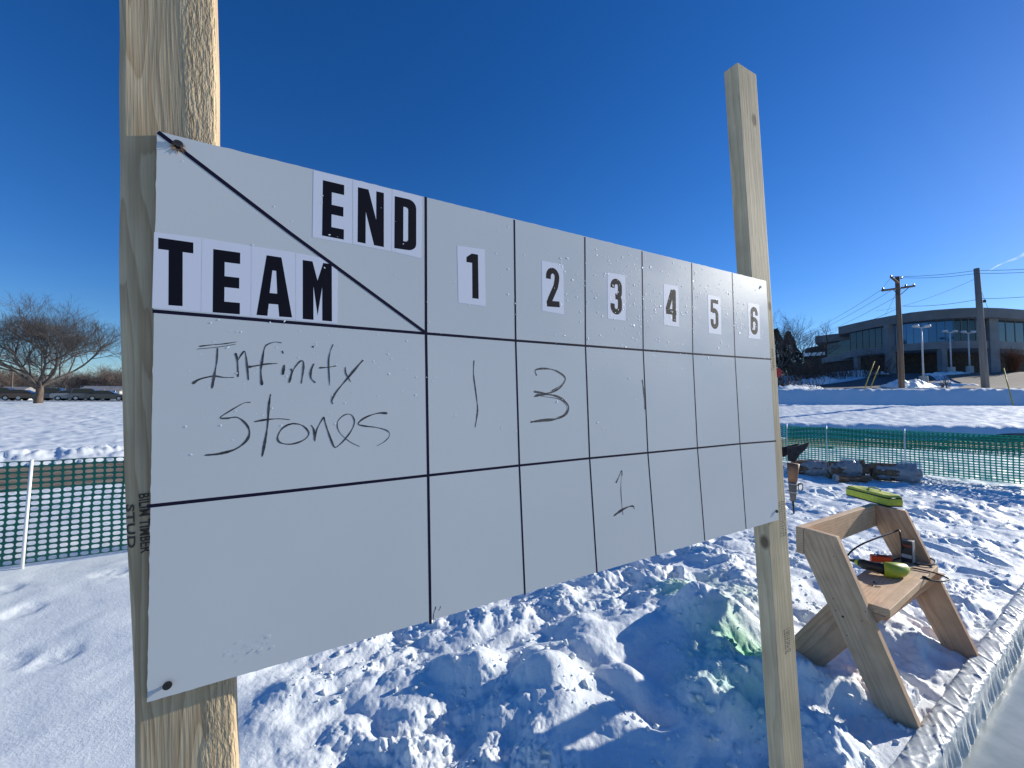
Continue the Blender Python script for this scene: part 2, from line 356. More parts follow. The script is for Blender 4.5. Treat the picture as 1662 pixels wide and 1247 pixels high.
def height(x, y):
    z = macro(x, y)
    r = np.hypot(x, y); s = x/np.maximum(y, .3)
    rough = sst(-.75, -.35, s)                                # trampled, chunky snow right of the left post
    near = 1-sst(9, 16, r)
    # pile behind the board
    z = z + .15*np.exp(-((x-1.25)**2/.9**2 + (y-2.75)**2/.75**2)) + .10*np.exp(-((x-2.1)**2/.6**2 + (y-3.6)**2/.5**2)) + .07*np.exp(-((x-.2)**2/.7**2 + (y-2.3)**2/.5**2))
    wx = x + .10*gn(x*2.3, y*2.3+5); wy = y + .10*gn(x*2.3+9, y*2.3)
    k = (1-sst(30, 90, r))
    amp = near*(.22+.78*rough)
    calm = .30+.70*np.maximum(rough, 1-near)
    pile = rough*(1-sst(3.2, 5.5, r))                          # big soft lumps of the shovelled pile
    z = z + k*(.05*calm*fbm(wx/.62, wy/.62, 3, 3.) + .04*fbm(x/2.2, y/2.2, 2, 8.))
    big = fbm(wx/.52, wy/.40, 2, 83.)
    z = z + pile*(.11*np.maximum(big, -.25) + .06*np.abs(gn(wx/.26+3, wy/.26+8)))
    clump = sst(-.3, .25, fbm(x/.9, y/.9, 2, 44.))*rough
    crest = .35 + .65*sst(-.05, .3, big)                       # crumbs gather on the crests
    z = z + amp*(.060*clump+.02)*(billow(wx/.34, wy/.34, 2, 21.)-.35)
    z = z + amp*crest*(.036*clump+.006)*billow(wx/.12, wy/.12, 3, 31.)
    z = z + near*.0035*fbm(x/.035, y/.035, 2, 5.)*(.14+.86*rough)
    z = z + amp*(.4+.6*crest)*(.022*clump+.003)*(billow(wx/.055, wy/.055, 3, 61.)-.3)
    for (bx_, by_, bh_, bw_) in BUMPS: z = z + bh_*np.exp(-(((x-bx_)**2+(y-by_)**2)/bw_**2)**1.5)
    # wind- and foot-marked field
    far = sst(6, 12, r)*(1-sst(60, 120, r))
    z = z + far*(.045*fbm(x/.8, y/.8, 3, 71.) + .03*billow(x/.35, y/.35, 2, 13.)*(1-sst(14, 26, r)))
    for (fx, fy, an, la, lb, dp) in foot:
        rim = .35 if dp > .021 else .0
        m_ = (np.abs(x-fx) < .4) & (np.abs(y-fy) < .4)
        if not m_.any(): continue
        c, s_ = math.cos(an), math.sin(an); dx = x[m_]-fx; dy = y[m_]-fy
        q = ((dx*c+dy*s_)/la)**2 + ((-dx*s_+dy*c)/lb)**2
        qn = q*(1+.5*gn(x[m_]*9, y[m_]*9)); z[m_] += -dp*np.exp(-qn*qn*.8)*(1+.35*gn(x[m_]*22, y[m_]*22)) + rim*dp*np.exp(-(np.sqrt(q)-1.45)**2/.12)*(.6+1.2*np.abs(gn(x[m_]*12, y[m_]*12)))
    # shovelled bank beyond the path
    dP = pdist(x, y, PATH)
    beyond = (y > 3)
    bank = np.exp(-((dP-3.1)/.75)**2)*sst(-.2, -.5, s)*beyond
    side = sst(.0, .3, (x*-.53+y*.85) - 12.2)
    z = z + bank*side*(.16+.22*billow(x/.5, y/.5, 3, 55.))
    z = np.where((dP < 2.0), macro(x, y)-.02 + (z-macro(x, y))*.0, z + 0)
    # ridge line of ploughed snow on the crest by the road
    e = .3*x+.95*y
    z = z + np.exp(-((e-41.3)/.5)**2)*sst(.4, .6, s)*.18*billow(x/.9, y/.9, 2, 2.)
    # rink side
    o = BN[0]*x+BN[1]*y; t = BD[0]*x+BD[1]*y; ri = rink_in(t)
    e0 = sst(.65, .08, (ri-o)); lowf = .15*np.exp(-((x-1.25)**2/.9**2 + (y-2.75)**2/.75**2)) + .10*np.exp(-((x-2.1)**2/.6**2 + (y-3.6)**2/.5**2)) + .07*np.exp(-((x-.2)**2/.7**2 + (y-2.3)**2/.5**2))
    z = z - lowf*e0*near
    e1 = sst(.26, .10, (ri-o)); z = z*(1-.6*e1) - .02*e1; z = np.where(ri-o < .16, np.minimum(z, .0), z)
    z = np.where(o > ri-.075, -.30, z)
    return z
fa = np.radians(np.concatenate([np.linspace(-180, -62, 60)[:-1], np.linspace(-62, 62, 1050)[:-1], np.linspace(62, 180, 60)]))
rr = np.concatenate([np.geomspace(.3, 1.3, 40)[:-1], np.geomspace(1.3, 12, 560)[:-1], np.geomspace(12, 75, 230)[:-1], np.geomspace(75, 3500, 60)])
A, Rr = np.meshgrid(fa, rr); X = Rr*np.sin(A); Y = Rr*np.cos(A)
Z = height(X.ravel().copy(), Y.ravel().copy())
V = np.stack([X.ravel(), Y.ravel(), Z], 1); na, nr = len(fa), len(rr)
i0 = (np.arange(nr-1)[:, None]*na + np.arange(na-1)[None, :]).ravel()
Q = np.stack([i0, i0+1, i0+1+na, i0+na], 1)[:, ::-1]
Q = Q.copy()
# the middle disc
b = len(V); V = np.vstack([V, [[0, 0, -.30]]])
g = npmesh('ground', V, Q, m_snow); tag(g, kind='structure', label='trampled snow covering the ground and rising to the street')
me = g.data
def hz(x, y): return float(height(np.array([float(x)]), np.array([float(y)]))[0])
def drape(name, poly, mat_, lift, step, label=None, clipfn=None):
    """quads over a polygon (convex-ish list of (x,y)), following the macro terrain"""
    P_ = np.array(poly); x0, y0 = P_.min(0); x1, y1 = P_.max(0)
    # build as strip between two polylines
    return None
def strip(name, A_, B_, mat_, lift, nu=40, nv=10, label=None):
    """surface between two polylines A_ and B_ with the same number of points"""
    A_ = np.array(catmull(A_, nu)); B_ = np.array(catmull(B_, nu)); n = len(A_)
    t = np.linspace(0, 1, nv+1)[None, :, None]; G = A_[:, None, :]*(1-t) + B_[:, None, :]*t
    x = G[..., 0].ravel(); y = G[..., 1].ravel(); z = macro(x, y)+lift
    V_ = np.stack([x, y, z], 1); k = nv+1
    i = (np.arange(n-1)[:, None]*k+np.arange(nv)[None, :]).ravel()
    Q_ = np.stack([i, i+1, i+1+k, i+k], 1)
    o = npmesh(name, V_, Q_, mat_); tag(o, kind='structure', label=label); return o
Pd = np.gradient(PATH, axis=0); Pn = np.stack([-Pd[:, 1], Pd[:, 0]], 1); Pn /= np.linalg.norm(Pn, axis=1)[:, None]
wl = (1.75+.25*gn(np.arange(len(PATH))*.7, np.arange(len(PATH))*.3))[:, None]
strip('path', PATH+Pn*wl, PATH-Pn*wl, m_path, .012, 3, 8, 'brown muddy path behind the green mesh fences')
SD = lambda l: [(s*D, D) for s, D in l]
strip('driveway', SD([(.66, 38.6), (.80, 37.2), (.93, 40.5), (1.02, 45), (1.0, 53)]), SD([(.62, 44.5), (.74, 46), (.84, 50), (.88, 54), (.93, 57)]), m_asph, .09, 8, 8, 'dark wet driveway climbing past the snow island')
strip('parking_lot', SD([(1.045, 36.0), (1.09, 41), (1.06, 46), (1.04, 53)]), SD([(1.6, 31), (1.6, 37), (1.6, 42), (1.55, 48)]), m_lot, .13, 8, 12, 'bare brown parking lot right of the snow island')
strip('road', SD([(-2.6, 32), (-1.6, 46), (-.9, 58), (-.2, 66), (.3, 72)]), SD([(-2.6, 36), (-1.6, 51), (-.9, 64), (-.2, 73), (.3, 80)]), m_asph, .10, 8, 4, 'dark street on which the cars are parked')
# kerb stones along the island
for nm, ln in (('kerb', [(.80, 37.0), (.93, 35.9), (1.04, 35.3), (1.06, 36.2)]),):
    pts = [(s*D, D, float(macro(np.array([s*D]), np.array([D]))[0])+.10) for s, D in ln]
    k = MB().tube([tuple(p) for p in catmull(pts, 8)], .09, 6).build('kerb', m_conc); tag(k, 'low concrete kerb along the front of the snow island', 'kerb')

# snow island mounds
# ice
t0, t1 = -14., 26.
tt = np.linspace(t0, t1, 200)
Va = [];
for t in tt:
    ri = float(rink_in(np.array(t))); p = BD*t + BN*(ri-.02); q = BD*t + BN*9.0
    Va += [(p[0], p[1], -.12), (q[0], q[1], -.12)]
ice = mesh('rink_ice', Va, [(2*i, 2*i+1, 2*i+3, 2*i+2) for i in range(len(tt)-1)], m_ice); tag(ice, 'grey green ice of the rink in the lower right corner', kind='structure')

# ------------------------------------------------------------------ rink border: plastic-wrapped low board
def border():
    m = mat('white_liner', (.50, .54, .54), .48); b_ = bsdf(m); b_.inputs['Specular IOR Level'].default_value = .4
    tc = N(m, 'ShaderNodeTexCoord'); n = N(m, 'ShaderNodeTexNoise'); n.inputs['Scale'].default_value = 26; n.inputs['Detail'].default_value = 3; L(m, tc.outputs['Object'], n.inputs[0])
    bp = N(m, 'ShaderNodeBump'); bp.inputs['Strength'].default_value = .22; bp.inputs['Distance'].default_value = .012; L(m, n.outputs[0], bp.inputs['Height']); L(m, bp.outputs[0], b_.inputs['Normal'])
    ts = np.arange(-2.0, 9.0, .006)
    prof = [(-.17, -.07), (-.13, -.035), (-.108, -.008), (-.10, .008), (-.09, .014), (-.07, .016), (-.05, .016), (-.03, .015), (-.014, .012), (-.004, .004), (.0, -.006), (.003, -.03), (.005, -.05), (.008, -.07), (.011, -.09), (.013, -.105), (.015, -.114), (.016, -.126)]
    prof = [tuple(v) for v in catmull(prof, 3)]; n_ = len(prof); pr = np.array(prof)
    T, K = np.meshgrid(ts, np.arange(n_), indexing='ij')
    o = pr[K, 0]; z = pr[K, 1]
    arc = np.concatenate([[0], np.cumsum(np.hypot(*np.diff(pr, axis=0).T))])[K]
    down = sst(.0, -.11, z)*(o > -.02)                      # how far down the inner face
    # gathered pleats: sharp in t, fanning from the top edge
    u = T + .35*(arc-.2)*gn(T*2.1, T*0+3.3) + .03*gn(T*5, arc*6)
    pleat = np.abs(gn(u*10, arc*1.2)) + .45*np.abs(gn(u*21+4, arc*1.5)) + .12*np.abs(gn(u*47+4, arc*2.))
    crease = np.abs(gn(T*5+arc*14, arc*4-T*3)) + .5*np.abs(gn(T*9-arc*22, arc*5))
    fold = np.exp(-(gn(T*5+arc*9, arc*3-T*2)/.045)**2) + .8*np.exp(-(gn(T*8-arc*15, arc*4+T)/.05)**2) + .6*np.exp(-(gn(T*12+arc*24, arc*4+T*2)/.07)**2)
    dsp = (pleat-.35)*(.0025+.036*down*(1-.7*sst(-.1, -.118, z))) + (crease-.35)*.008*(1-down)
    o2 = o + dsp*np.where(z < .0, 1, .25); z2 = z + (dsp*.8*(1-down)) + .0052*(fold-.2)*(1-down)*sst(-.15, -.11, o) + .006*gn(T*3, T*0)
    ri = rink_in(T)
    x = BD[0]*T + BN[0]*(ri+o2); y = BD[1]*T + BN[1]*(ri+o2)
    V_ = np.stack([x.ravel(), y.ravel(), z2.ravel()], 1); nt_ = len(ts)
    i = (np.arange(nt_-1)[:, None]*n_+np.arange(n_-1)[None, :]).ravel()
    Q_ = np.stack([i, i+n_, i+1+n_, i+1], 1)
    ob = npmesh('rink_border', V_, Q_, m)
    tag(ob, 'low rink edge wrapped in pleated white plastic liner beside the ice', 'rink border')
border()

# ------------------------------------------------------------------ scoreboard
sb = thing('scoreboard', 'white curling scoreboard with hand written team name screwed to two pine posts', 'scoreboard', tuple(BO + BX*.3 - BY*1.6))
def bpt(p, off=0.): u, v = onb(*p, off); return (u, v)
TH = .008
# panel: slightly ragged outline
cor = [bpt((255, 213)), bpt((1243.5, 456.3)), bpt((1264, 844)), bpt((239, 1140))]
ol = []
for a, b_ in zip(cor, cor[1:]+cor[:1]):
    a = np.array(a); b_ = np.array(b_); n = int(np.linalg.norm(b_-a)/.006); nrm = np.array([-(b_-a)[1], (b_-a)[0]])/np.linalg.norm(b_-a)
    for k in range(n):
        ol.append(a+(b_-a)*k/n + nrm*random.choice([0, 0, 0, .0004, .0007])*random.random())
n = len(ol)
Vp = [(p[0], p[1], 0) for p in ol] + [(p[0], p[1], -.0008) for p in ol] + [(p[0], p[1], -.0008) for p in ol] + [(p[0], p[1], -TH) for p in ol]
Fp = [tuple(range(n-1, -1, -1)), tuple(range(3*n, 4*n))] + [((i+1) % n, i, n+i, n+(i+1) % n) for i in range(n)] + [(2*n+(i+1) % n, 2*n+i, 3*n+i, 3*n+(i+1) % n) for i in range(n)]
mesh('panel', Vp, Fp, parent=sb, Mw=BM, mats=[m_panel, m_core], mi=[0, 1]+[0]*n+[1]*n)
# posts
def bow(z): return -.0042*max(0., 1-((z+.05)/.36)**2)
def post(name, uL, lean, width, depth, v0, v1, mt, wane, rnd):
    """local x across the face, y into depth, z up along the post"""
    ax = (BY - BX*lean); ax = ax/np.linalg.norm(ax); X_ = BX - ax*(BX@ax); X_ /= np.linalg.norm(X_)
    o = BO + BX*uL + BZ*TH
    m_ = frame(o, X_, np.cross(ax, X_), ax)
    nv = 90; V_ = []; sec = 0
    for i in range(nv+1):
        z = v0+(v1-v0)*i/nv
        wn = wane*(.75+.5*float(gn(np.array(z*5.), np.array(1.5)))); jit = .0008*float(gn(np.array(z*9.), np.array(7.5)))
        pts = [(-wn*1.12+jit, wn*.75), (jit, 0.0006)] if wane > .003 else [(0, .002), (.0005, .0005), (.002, 0)]
        pts += [(width-rnd, 0), (width-rnd*.5, rnd*.14), (width-rnd*.15, rnd*.5), (width, rnd)]
        pts += [(width, depth-.002), (width-.002, depth), (pts[0][0]+.002, depth), (pts[0][0], depth-.002)]
        sec = len(pts); V_ += [(x+(bow(z) if wane > .003 else 0), y, z) for x, y in pts]
    F_ = [(i*sec+k, i*sec+(k+1) % sec, (i+1)*sec+(k+1) % sec, (i+1)*sec+k) for i in range(nv) for k in range(sec)]
    F_ += [tuple(range(sec-1, -1, -1)), tuple(range(nv*sec, (nv+1)*sec))]
    return mesh(name, V_, F_, mt, sb, m_), m_
pL, mPL = post('post', -.3240, .037, .0815, .038, -1.75, .85, m_postL, .0065, .0065)
pL['label'] = 'rough grained post under the left end of the scoreboard'
pR, mPR = post('post', .8675, .0235, .089, .038, -1.75, .775, m_postR, 0, .0035)
pR['label'] = 'smooth pale post at the right end of the scoreboard'
# ribbons on the board
def ribbon(mb, pts, wd, z):
    """pts list of (u,v); wd scalar or list"""
    pts = [np.array(p, float) for p in pts]; n_ = len(pts); V_ = []
    for i, p in enumerate(pts):
        d = pts[min(i+1, n_-1)]-pts[max(i-1, 0)]; l = np.linalg.norm(d); d = d/l if l > 0 else np.array([1, 0.]); nn = np.array([-d[1], d[0]])
        w_ = (wd[i] if hasattr(wd, '__len__') else wd)/2
        V_ += [(*(p+nn*w_), z), (*(p-nn*w_), z)]
    mb.add(V_, [(2*i, 2*i+1, 2*i+3, 2*i+2) for i in range(n_-1)])
zt = .00005
def tape(pxs, wd, z, name='grid_line'):
    m_ = MB(); ribbon(m_, [bpt(p) for p in pxs], wd, z); m_.build(name, m_grid, sb, BM)
tape([(247.5, 505), (470, 523.5), (691.5, 541.5), (837, 553), (950.3, 561.5), (1044, 568.5), (1124.5, 574.5), (1193, 579.3), (1252, 583.3)], .0040, zt)
tape([(238.5, 822), (466, 797.5), (695, 771.8), (843, 755.7), (957, 744), (1051.5, 735), (1132, 727.3), (1201, 720.5), (1259.5, 716)], .0038, zt)
tape([(256.5, 214.5), (470, 378), (691, 540.5)], .0045, .00022, 'diagonal_line')
cols = [[(691, 320), (691.5, 543), (695, 771.8), (698.7, 1013)], [(834.7, 357), (837, 554), (843, 755.7), (852, 965.6)], [(949.2, 385), (950.3, 563), (957, 744), (969, 930)],
        [(1042, 408), (1044, 569.5), (1051.5, 735), (1065, 902)], [(1122.6, 427), (1124.5, 575.3), (1132, 727.3), (1144, 878.2)], [(1188.3, 443.2), (1193, 580), (1201, 720.5), (1211, 858.7)]]
for i, c in enumerate(cols): tape(c, .0039 if i == 0 else .0033, zt+.00002)
# stickers and letters
S1 = lambda x, y: (230+x/2.969, 200+y/2.969)
S2 = lambda x, y: (700+x/2.77, 380+y/2.77)
GL = {
 'E': [[(0, 0), (1, 0), (1, .185), (.42, .185), (.42, .41), (.97, .41), (.97, .585), (.42, .585), (.42, .815), (1, .815), (1, 1), (0, 1)]],
 'N': [[(0, 0), (.40, 0), (.70, .53), (.70, 0), (1, 0), (1, 1), (.62, 1), (.30, .42), (.30, 1), (0, 1)]],
 'T': [[(0, 0), (1, 0), (1, .17), (.69, .17), (.69, 1), (.29, 1), (.29, .17), (0, .17)]],
 'M': [[(0, 0), (.33, 0), (.5, .32), (.70, 0), (1, 0), (1, 1), (.66, 1), (.66, .42), (.5, .92), (.36, .42), (.36, 1), (0, 1)]],
 'A': [[(.27, 0), (.70, 0), (1, 1), (.63, 1), (.60, .80), (.36, .80), (.30, 1), (0, 1)]],
 '1': [[(.45, 0), (1, 0), (1, 1), (.48, 1), (.48, .21), (0, .21), (0, .10)]],
}
def glyph_polys(ch):
    """lists of quads/ngons in the unit box, y down"""
    if ch == 'A':
        return [[(.27, 0), (.70, 0), (.545, .24), (.435, .24)], [(.27, 0), (.435, .24), (.36, .62), (.335, .80), (.30, 1), (0, 1)],
                [(.70, 0), (1, 1), (.63, 1), (.60, .80), (.575, .62), (.545, .24)], [(.36, .62), (.575, .62), (.60, .80), (.335, .80)]]
    if ch == 'D':
        # outer / inner rounded ring
        O = [(0, 0), (.62, 0)] + [(.62+.38*math.sin(a), .16-.16*math.cos(a)) for a in np.linspace(0, math.pi/2, 7)[1:]] + [(1-.38*(1-math.cos(a)), .86+.14*math.sin(a)) for a in np.linspace(0, math.pi/2, 7)] + [(0, 1)]
        I = [(.40, .17), (.50, .17)] + [(.50+.12*math.sin(a), .22-.05*math.cos(a)) for a in np.linspace(0, math.pi/2, 7)[1:]] + [(.62-.12*(1-math.cos(a)), .79+.05*math.sin(a)) for a in np.linspace(0, math.pi/2, 7)] + [(.40, .84)]
        n_ = len(O); return [[O[i], O[(i+1) % n_], I[(i+1) % n_], I[i]] for i in range(n_)]
    return GL[ch]
def glyph_strokes(ch):
    """thick strokes (points, horizontal/vertical handled by equal width in the box' true size), y down"""
    arc = lambda cx, cy, rx, ry, a0, a1, n=12: [(cx+rx*math.cos(math.radians(a)), cy+ry*math.sin(math.radians(a))) for a in np.linspace(a0, a1, n)]
    if ch == '2': return [[(.18, .30)]+arc(.5, .235, .32, .155, 180, 360)+[(.80, .32), (.72, .47), (.30, .80), (.20, .915)], [(.04, .915), (1, .915)]]
    if ch == '3': return [[(.18, .27)]+arc(.5, .22, .32, .14, 180, 360)+[(.82, .33)]+arc(.55, .38, .27, .11, 0, 90, 6)+[(.42, .49)], [(.42, .5), (.55, .5)]+arc(.55, .62, .27, .12, 270, 360, 6)+[(.82, .76)]+arc(.5, .78, .32, .14, 0, 180)+[(.18, .70)]]
    if ch == '5': return [[(.98, .08), (.19, .08), (.19, .45)], [(.19, .44), (.26, .40)]+arc(.5, .55, .31, .17, 240, 360)+[(.81, .72)]+arc(.5, .78, .31, .14, 0, 180)+[(.19, .68)]]
    if ch == '6': return [[(.82, .30), (.82, .24)]+arc(.5, .22, .32, .14, 360, 180)+[(.18, .76)]+arc(.5, .78, .32, .14, 180, 0)+[(.82, .60)]+arc(.5, .57, .32, .12, 360, 200)]
    if ch == '4': return [[(.80, .0), (.80, 1)], [(.66, .02), (.12, .66)], [(.0, .70), (1.02, .70)], [(.68, .02), (.80, .08)]]
def quadmap(q):
    q = [np.array(bpt(p)) for p in q]
    return lambda x, y: (q[0]*(1-x)+q[1]*x)*(1-y) + (q[3]*(1-x)+q[2]*x)*y
def sticker(ch, sq, bq, z=zt):
    pts = [bpt(p) for p in sq]; m_ = MB().prism([tuple(p) for p in pts][::-1], .00001, .00013)
    s_ = m_.build('sticker', m_paper, sb, BM)
    f = quadmap(bq); g_ = MB(); z0 = .00016
    if ch in '1ENTAMD':
        for poly in glyph_polys(ch):
            P_ = [f(x, y) for x, y in poly]; g_.add([(p[0], p[1], z0) for p in P_][::-1], [tuple(range(len(P_)))])
    else:
        wdt = np.linalg.norm(f(1, .5)-f(0, .5))*.36
        for i, st in enumerate(glyph_strokes(ch)): ribbon(g_, [f(x, y) for x, y in st], wdt, z0+i*.000015)
    g_.build('letter' if ch.isalpha() else 'digit', m_black, s_, BM)
def Q1(*a): return [S1(*p) for p in a]
def Q2(*a): return [S2(*p) for p in a]
sticker('E', Q1((828, 228), (1015, 272), (1015, 583), (823, 550)), Q1((873, 275), (976, 299), (974, 562), (869, 542)))
sticker('N', Q1((1018, 272), (1205, 319), (1203, 618), (1018, 583)), Q1((1042, 309), (1167, 337), (1167, 598), (1040, 573)))
sticker('D', Q1((1207, 319), (1350, 355), (1347, 652), (1205, 618)), Q1((1219, 352), (1323, 375), (1323, 618), (1217, 603)))
sticker('T', Q1((60, 525), (289, 553), (284, 910), (50, 891)), Q1((80, 552), (249, 576), (249, 886), (78, 874)))
sticker('E', Q1((291, 553), (527, 592), (524, 933), (286, 910)), Q1((345, 607), (475, 625), (473, 922), (342, 912)))
sticker('A', Q1((529, 592), (741, 625), (741, 948), (526, 933)), Q1((556, 630), (722, 655), (725, 937), (553, 925)))
sticker('M', Q1((743, 626), (880, 652), (943, 698), (942, 966), (743, 950)), Q1((776, 660), (916, 680), (917, 956), (776, 944)))
sticker('1', Q2((116, 52), (240, 70), (244, 325), (122, 308)), Q2((158, 84), (210, 93), (213, 292), (158, 286)))
sticker('2', Q2((496, 120), (593, 138), (596, 362), (499, 345)), Q2((515, 145), (575, 156), (577, 332), (517, 328)))
sticker('3', Q2((792, 173), (872, 186), (873, 390), (793, 380)), Q2((805, 196), (857, 205), (857, 366), (806, 360)))
sticker('4', Q2((1044, 224), (1110, 236), (1114, 418), (1046, 408)), Q2((1054, 246), (1100, 254), (1101, 396), (1056, 390)))
sticker('5', Q2((1243, 272), (1300, 284), (1304, 453), (1247, 446)), Q2((1254, 290), (1290, 296), (1292, 430), (1256, 425)))
sticker('6', Q2((1422, 308), (1474, 318), (1479, 474), (1429, 468)), Q2((1434, 325), (1467, 331), (1468, 455), (1436, 450)))
# handwriting, dry marker
H = lambda x, y: (270+x/4.054, 520+y/4.054)
H2 = lambda x, y: (930+x/4.749, 700+y/4.749)
H3 = lambda x, y: (640+x/6.925, 960+y/6.925)
def write(name, strokes, S, k, lab):
    g_ = MB(); c = [0]
    for (pts, w0, w1) in strokes:
        cp = catmull([S(*p) for p in pts], 6); n_ = len(cp); P_ = [bpt(p) for p in cp]
        ph = random.random()*9; wd = [max(.0007, (w0+(w1-w0)*i/(n_-1))*k*1.4*(.72+.3*random.random()+.28*math.sin(i*.55+ph))) for i in range(n_)]
        wd[0] *= .5; wd[-1] *= .4
        c[0] += 1; ribbon(g_, P_, wd, .00009+.000005*c[0])
    o = g_.build(name, m_ink, sb, BM); o['label'] = lab
    return o
KX = 1/4.054/1500*1.05
write('handwriting', [([(215, 172), (300, 162), (380, 155), (465, 142)], 6, 4), ([(200, 190), (330, 178), (460, 157)], 2, 3),
 ([(337, 182), (332, 270), (318, 350), (300, 450)], 6, 10), ([(172, 418), (220, 388), (310, 368), (380, 376), (445, 376)], 12, 4),
 ([(455, 215), (468, 270), (472, 375)], 9, 9), ([(468, 270), (495, 225), (518, 208), (532, 300), (540, 395)], 6, 9),
 ([(760, 150), (720, 143), (675, 155), (648, 180), (632, 260), (622, 340), (630, 428)], 3, 12), ([(540, 308), (600, 298), (660, 288), (735, 284)], 12, 5),
 ([(762, 200), (770, 220)], 6, 5), ([(777, 293), (765, 360)], 12, 11), ([(820, 318), (825, 345), (808, 412)], 9, 9), ([(815, 400), (835, 330), (875, 275), (900, 270), (902, 320), (888, 418)], 6, 9),
 ([(963, 168), (966, 182)], 8, 8), ([(972, 285), (953, 330), (952, 380), (982, 412)], 12, 7), ([(1098, 158), (1078, 210), (1068, 280), (1075, 430)], 5, 8), ([(1005, 313), (1060, 310), (1120, 300)], 8, 5),
 ([(1178, 308), (1182, 350), (1215, 408)], 7, 6), ([(1296, 262), (1270, 290), (1190, 385), (1120, 470), (1090, 525), (1096, 552)], 11, 8)], H, KX, 'first word of the team name in black marker')
write('handwriting', [([(555, 540), (510, 545), (430, 590), (355, 640), (400, 645), (470, 640), (530, 690), (547, 745), (520, 800), (450, 850), (350, 878), (252, 888)], 4, 13),
 ([(687, 485), (675, 560), (665, 700), (645, 820), (630, 898)], 8, 12), ([(578, 668), (650, 655), (740, 648), (815, 655)], 11, 3),
 ([(815, 680), (760, 715), (732, 770), (750, 805), (820, 815), (900, 790), (938, 745), (900, 695), (840, 680), (800, 690)], 8, 7),
 ([(952, 690), (970, 720), (978, 798)], 9, 9), ([(975, 790), (990, 720), (1035, 635)], 9, 8), ([(1035, 635), (1060, 720), (1100, 825), (1120, 835)], 10, 8),
 ([(1120, 835), (1160, 800), (1215, 730), (1238, 670), (1220, 625), (1180, 620), (1135, 655), (1125, 700), (1150, 750), (1210, 800), (1275, 832)], 8, 3),
 ([(1455, 612), (1390, 612), (1310, 640), (1262, 680), (1300, 695), (1380, 705), (1450, 725), (1470, 755), (1440, 795), (1385, 828)], 11, 3)], H, KX, 'second word of the team name in black marker')
K2 = 1/2.77/1050
write('handwriting', [([(192, 568), (190, 630), (200, 710), (208, 780), (205, 820), (197, 870)], 4.5, 5)], S2, K2, 'thin marker stroke for a score of one under column 1')
write('handwriting', [([(474, 637), (468, 612), (510, 605), (560, 615), (602, 648), (580, 690), (530, 715), (495, 714), (460, 708)], 6, 7), ([(462, 732), (480, 725), (530, 722), (580, 737), (617, 775), (602, 812), (560, 832), (500, 838), (445, 846)], 7, 10),
  ([(470, 722), (500, 730), (575, 743), (610, 778), (596, 812), (560, 826)], 2, 3), ([(560, 610), (600, 645), (585, 678), (540, 705)], 2, 3)], S2, K2, 'double stroked marker 3 under column 2')
write('handwriting', [([(330, 400), (350, 360), (374, 305), (380, 345)], 10, 4), ([(374, 320), (369, 450), (378, 580), (385, 645)], 4, 5), ([(312, 655), (370, 612), (430, 582), (465, 580), (473, 603)], 15, 6)], H2, 1/4.749/880, 'marker 1 under column 3 in the lower row')
write('handwriting', [([(948, 655), (953, 690), (957, 730), (960, 790)], 8, 5)], S2, 1/2.77/800, 'short marker stroke on the line between columns 3 and 4')
sm = write('marker_smudge', [([(465, 170), (462, 195), (445, 240), (438, 300), (445, 350)], 9, 5), ([(518, 168), (515, 190), (495, 218)], 9, 4)], H3, 1/6.925/1250, 'grey smudged marker ticks by the lower edge')
# frost flecks
fm = MB()
fr2 = np.random.RandomState(3)
for i in range(1150):
    if i < 760:
        c = [(.52, .10), (.60, .12), (.35, .11), (.74, .13), (.82, .08), (.45, .05)][i % 6]; u = c[0]+fr2.randn()*.085; v = c[1]+fr2.randn()*.055
    elif i < 1060: u = -.29+1.19*fr2.rand(); v = .20-.36*fr2.rand()**1.3
    else: u = -.28+fr2.rand()*.3; v = .02-.14*fr2.rand()
    if not (-.295 < u < .905 and -.39 < v < .195): continue
    if (-.31 < u < .0) and v > .0 and fr2.rand() < .6: continue
    r_ = (.0004+.0009*fr2.rand()**3)*(.75 if u < .1 else 1.15); a = fr2.rand()*6.28; ex = 1+1.5*fr2.rand()**3; nn = 5
    base = [(u+r_*ex*math.cos(a)*math.cos(t)-r_*math.sin(a)*math.sin(t), v+r_*ex*math.sin(a)*math.cos(t)+r_*math.cos(a)*math.sin(t)) for t in [2*math.pi*k/nn for k in range(nn)]]
    fm.add([(p[0], p[1], .0002) for p in base]+[(u, v, .0002+r_*.3)], [(k, (k+1) % nn, nn) for k in range(nn)])
for i in range(35):   # smeared streaks of frost low on the left
    u, v = -.205+fr2.randn()*.014, -.375+fr2.randn()*.007
    fm.add([(u, v, .0003), (u+.003*fr2.rand(), v+.0006, .0009), (u+.001, v+.003*fr2.rand(), .0005)], [(0, 1, 2)])
o = fm.build('frost_flecks', m_frost, sb, BM); o['kind'] = 'stuff'
# screws
def screw(px, r, mt, tilt, proud):
    u, v = bpt(px); c = Vector((u, v, 0)); ax = Vector((tilt[0], tilt[1], 1)).normalized()
    m_ = MB(); m_.tube([c, c+ax*proud], r*.45, 8); hd = .45 if mt is m_screwl else 1.; m_.tube([c+ax*proud, c+ax*(proud+.0012*hd), c+ax*(proud+.0022*hd)], [r*.55, r, r*.96], 14)
    s_ = m_.build('screw', mt, sb, BM)
    t = c+ax*(proud+.0022*hd+.0001)
    for a in (.4, .4+math.pi/2):
        d = Vector((math.cos(a), math.sin(a), 0)); d = (d-ax*d.dot(ax)).normalized(); e_ = ax.cross(d)
        q = [t+d*r*.6+e_*r*.09, t-d*r*.6+e_*r*.09, t-d*r*.6-e_*r*.09, t+d*r*.6-e_*r*.09]
        MB().add([tuple(p) for p in q], [(3, 2, 1, 0)]).build('recess', m_hole, s_, BM)
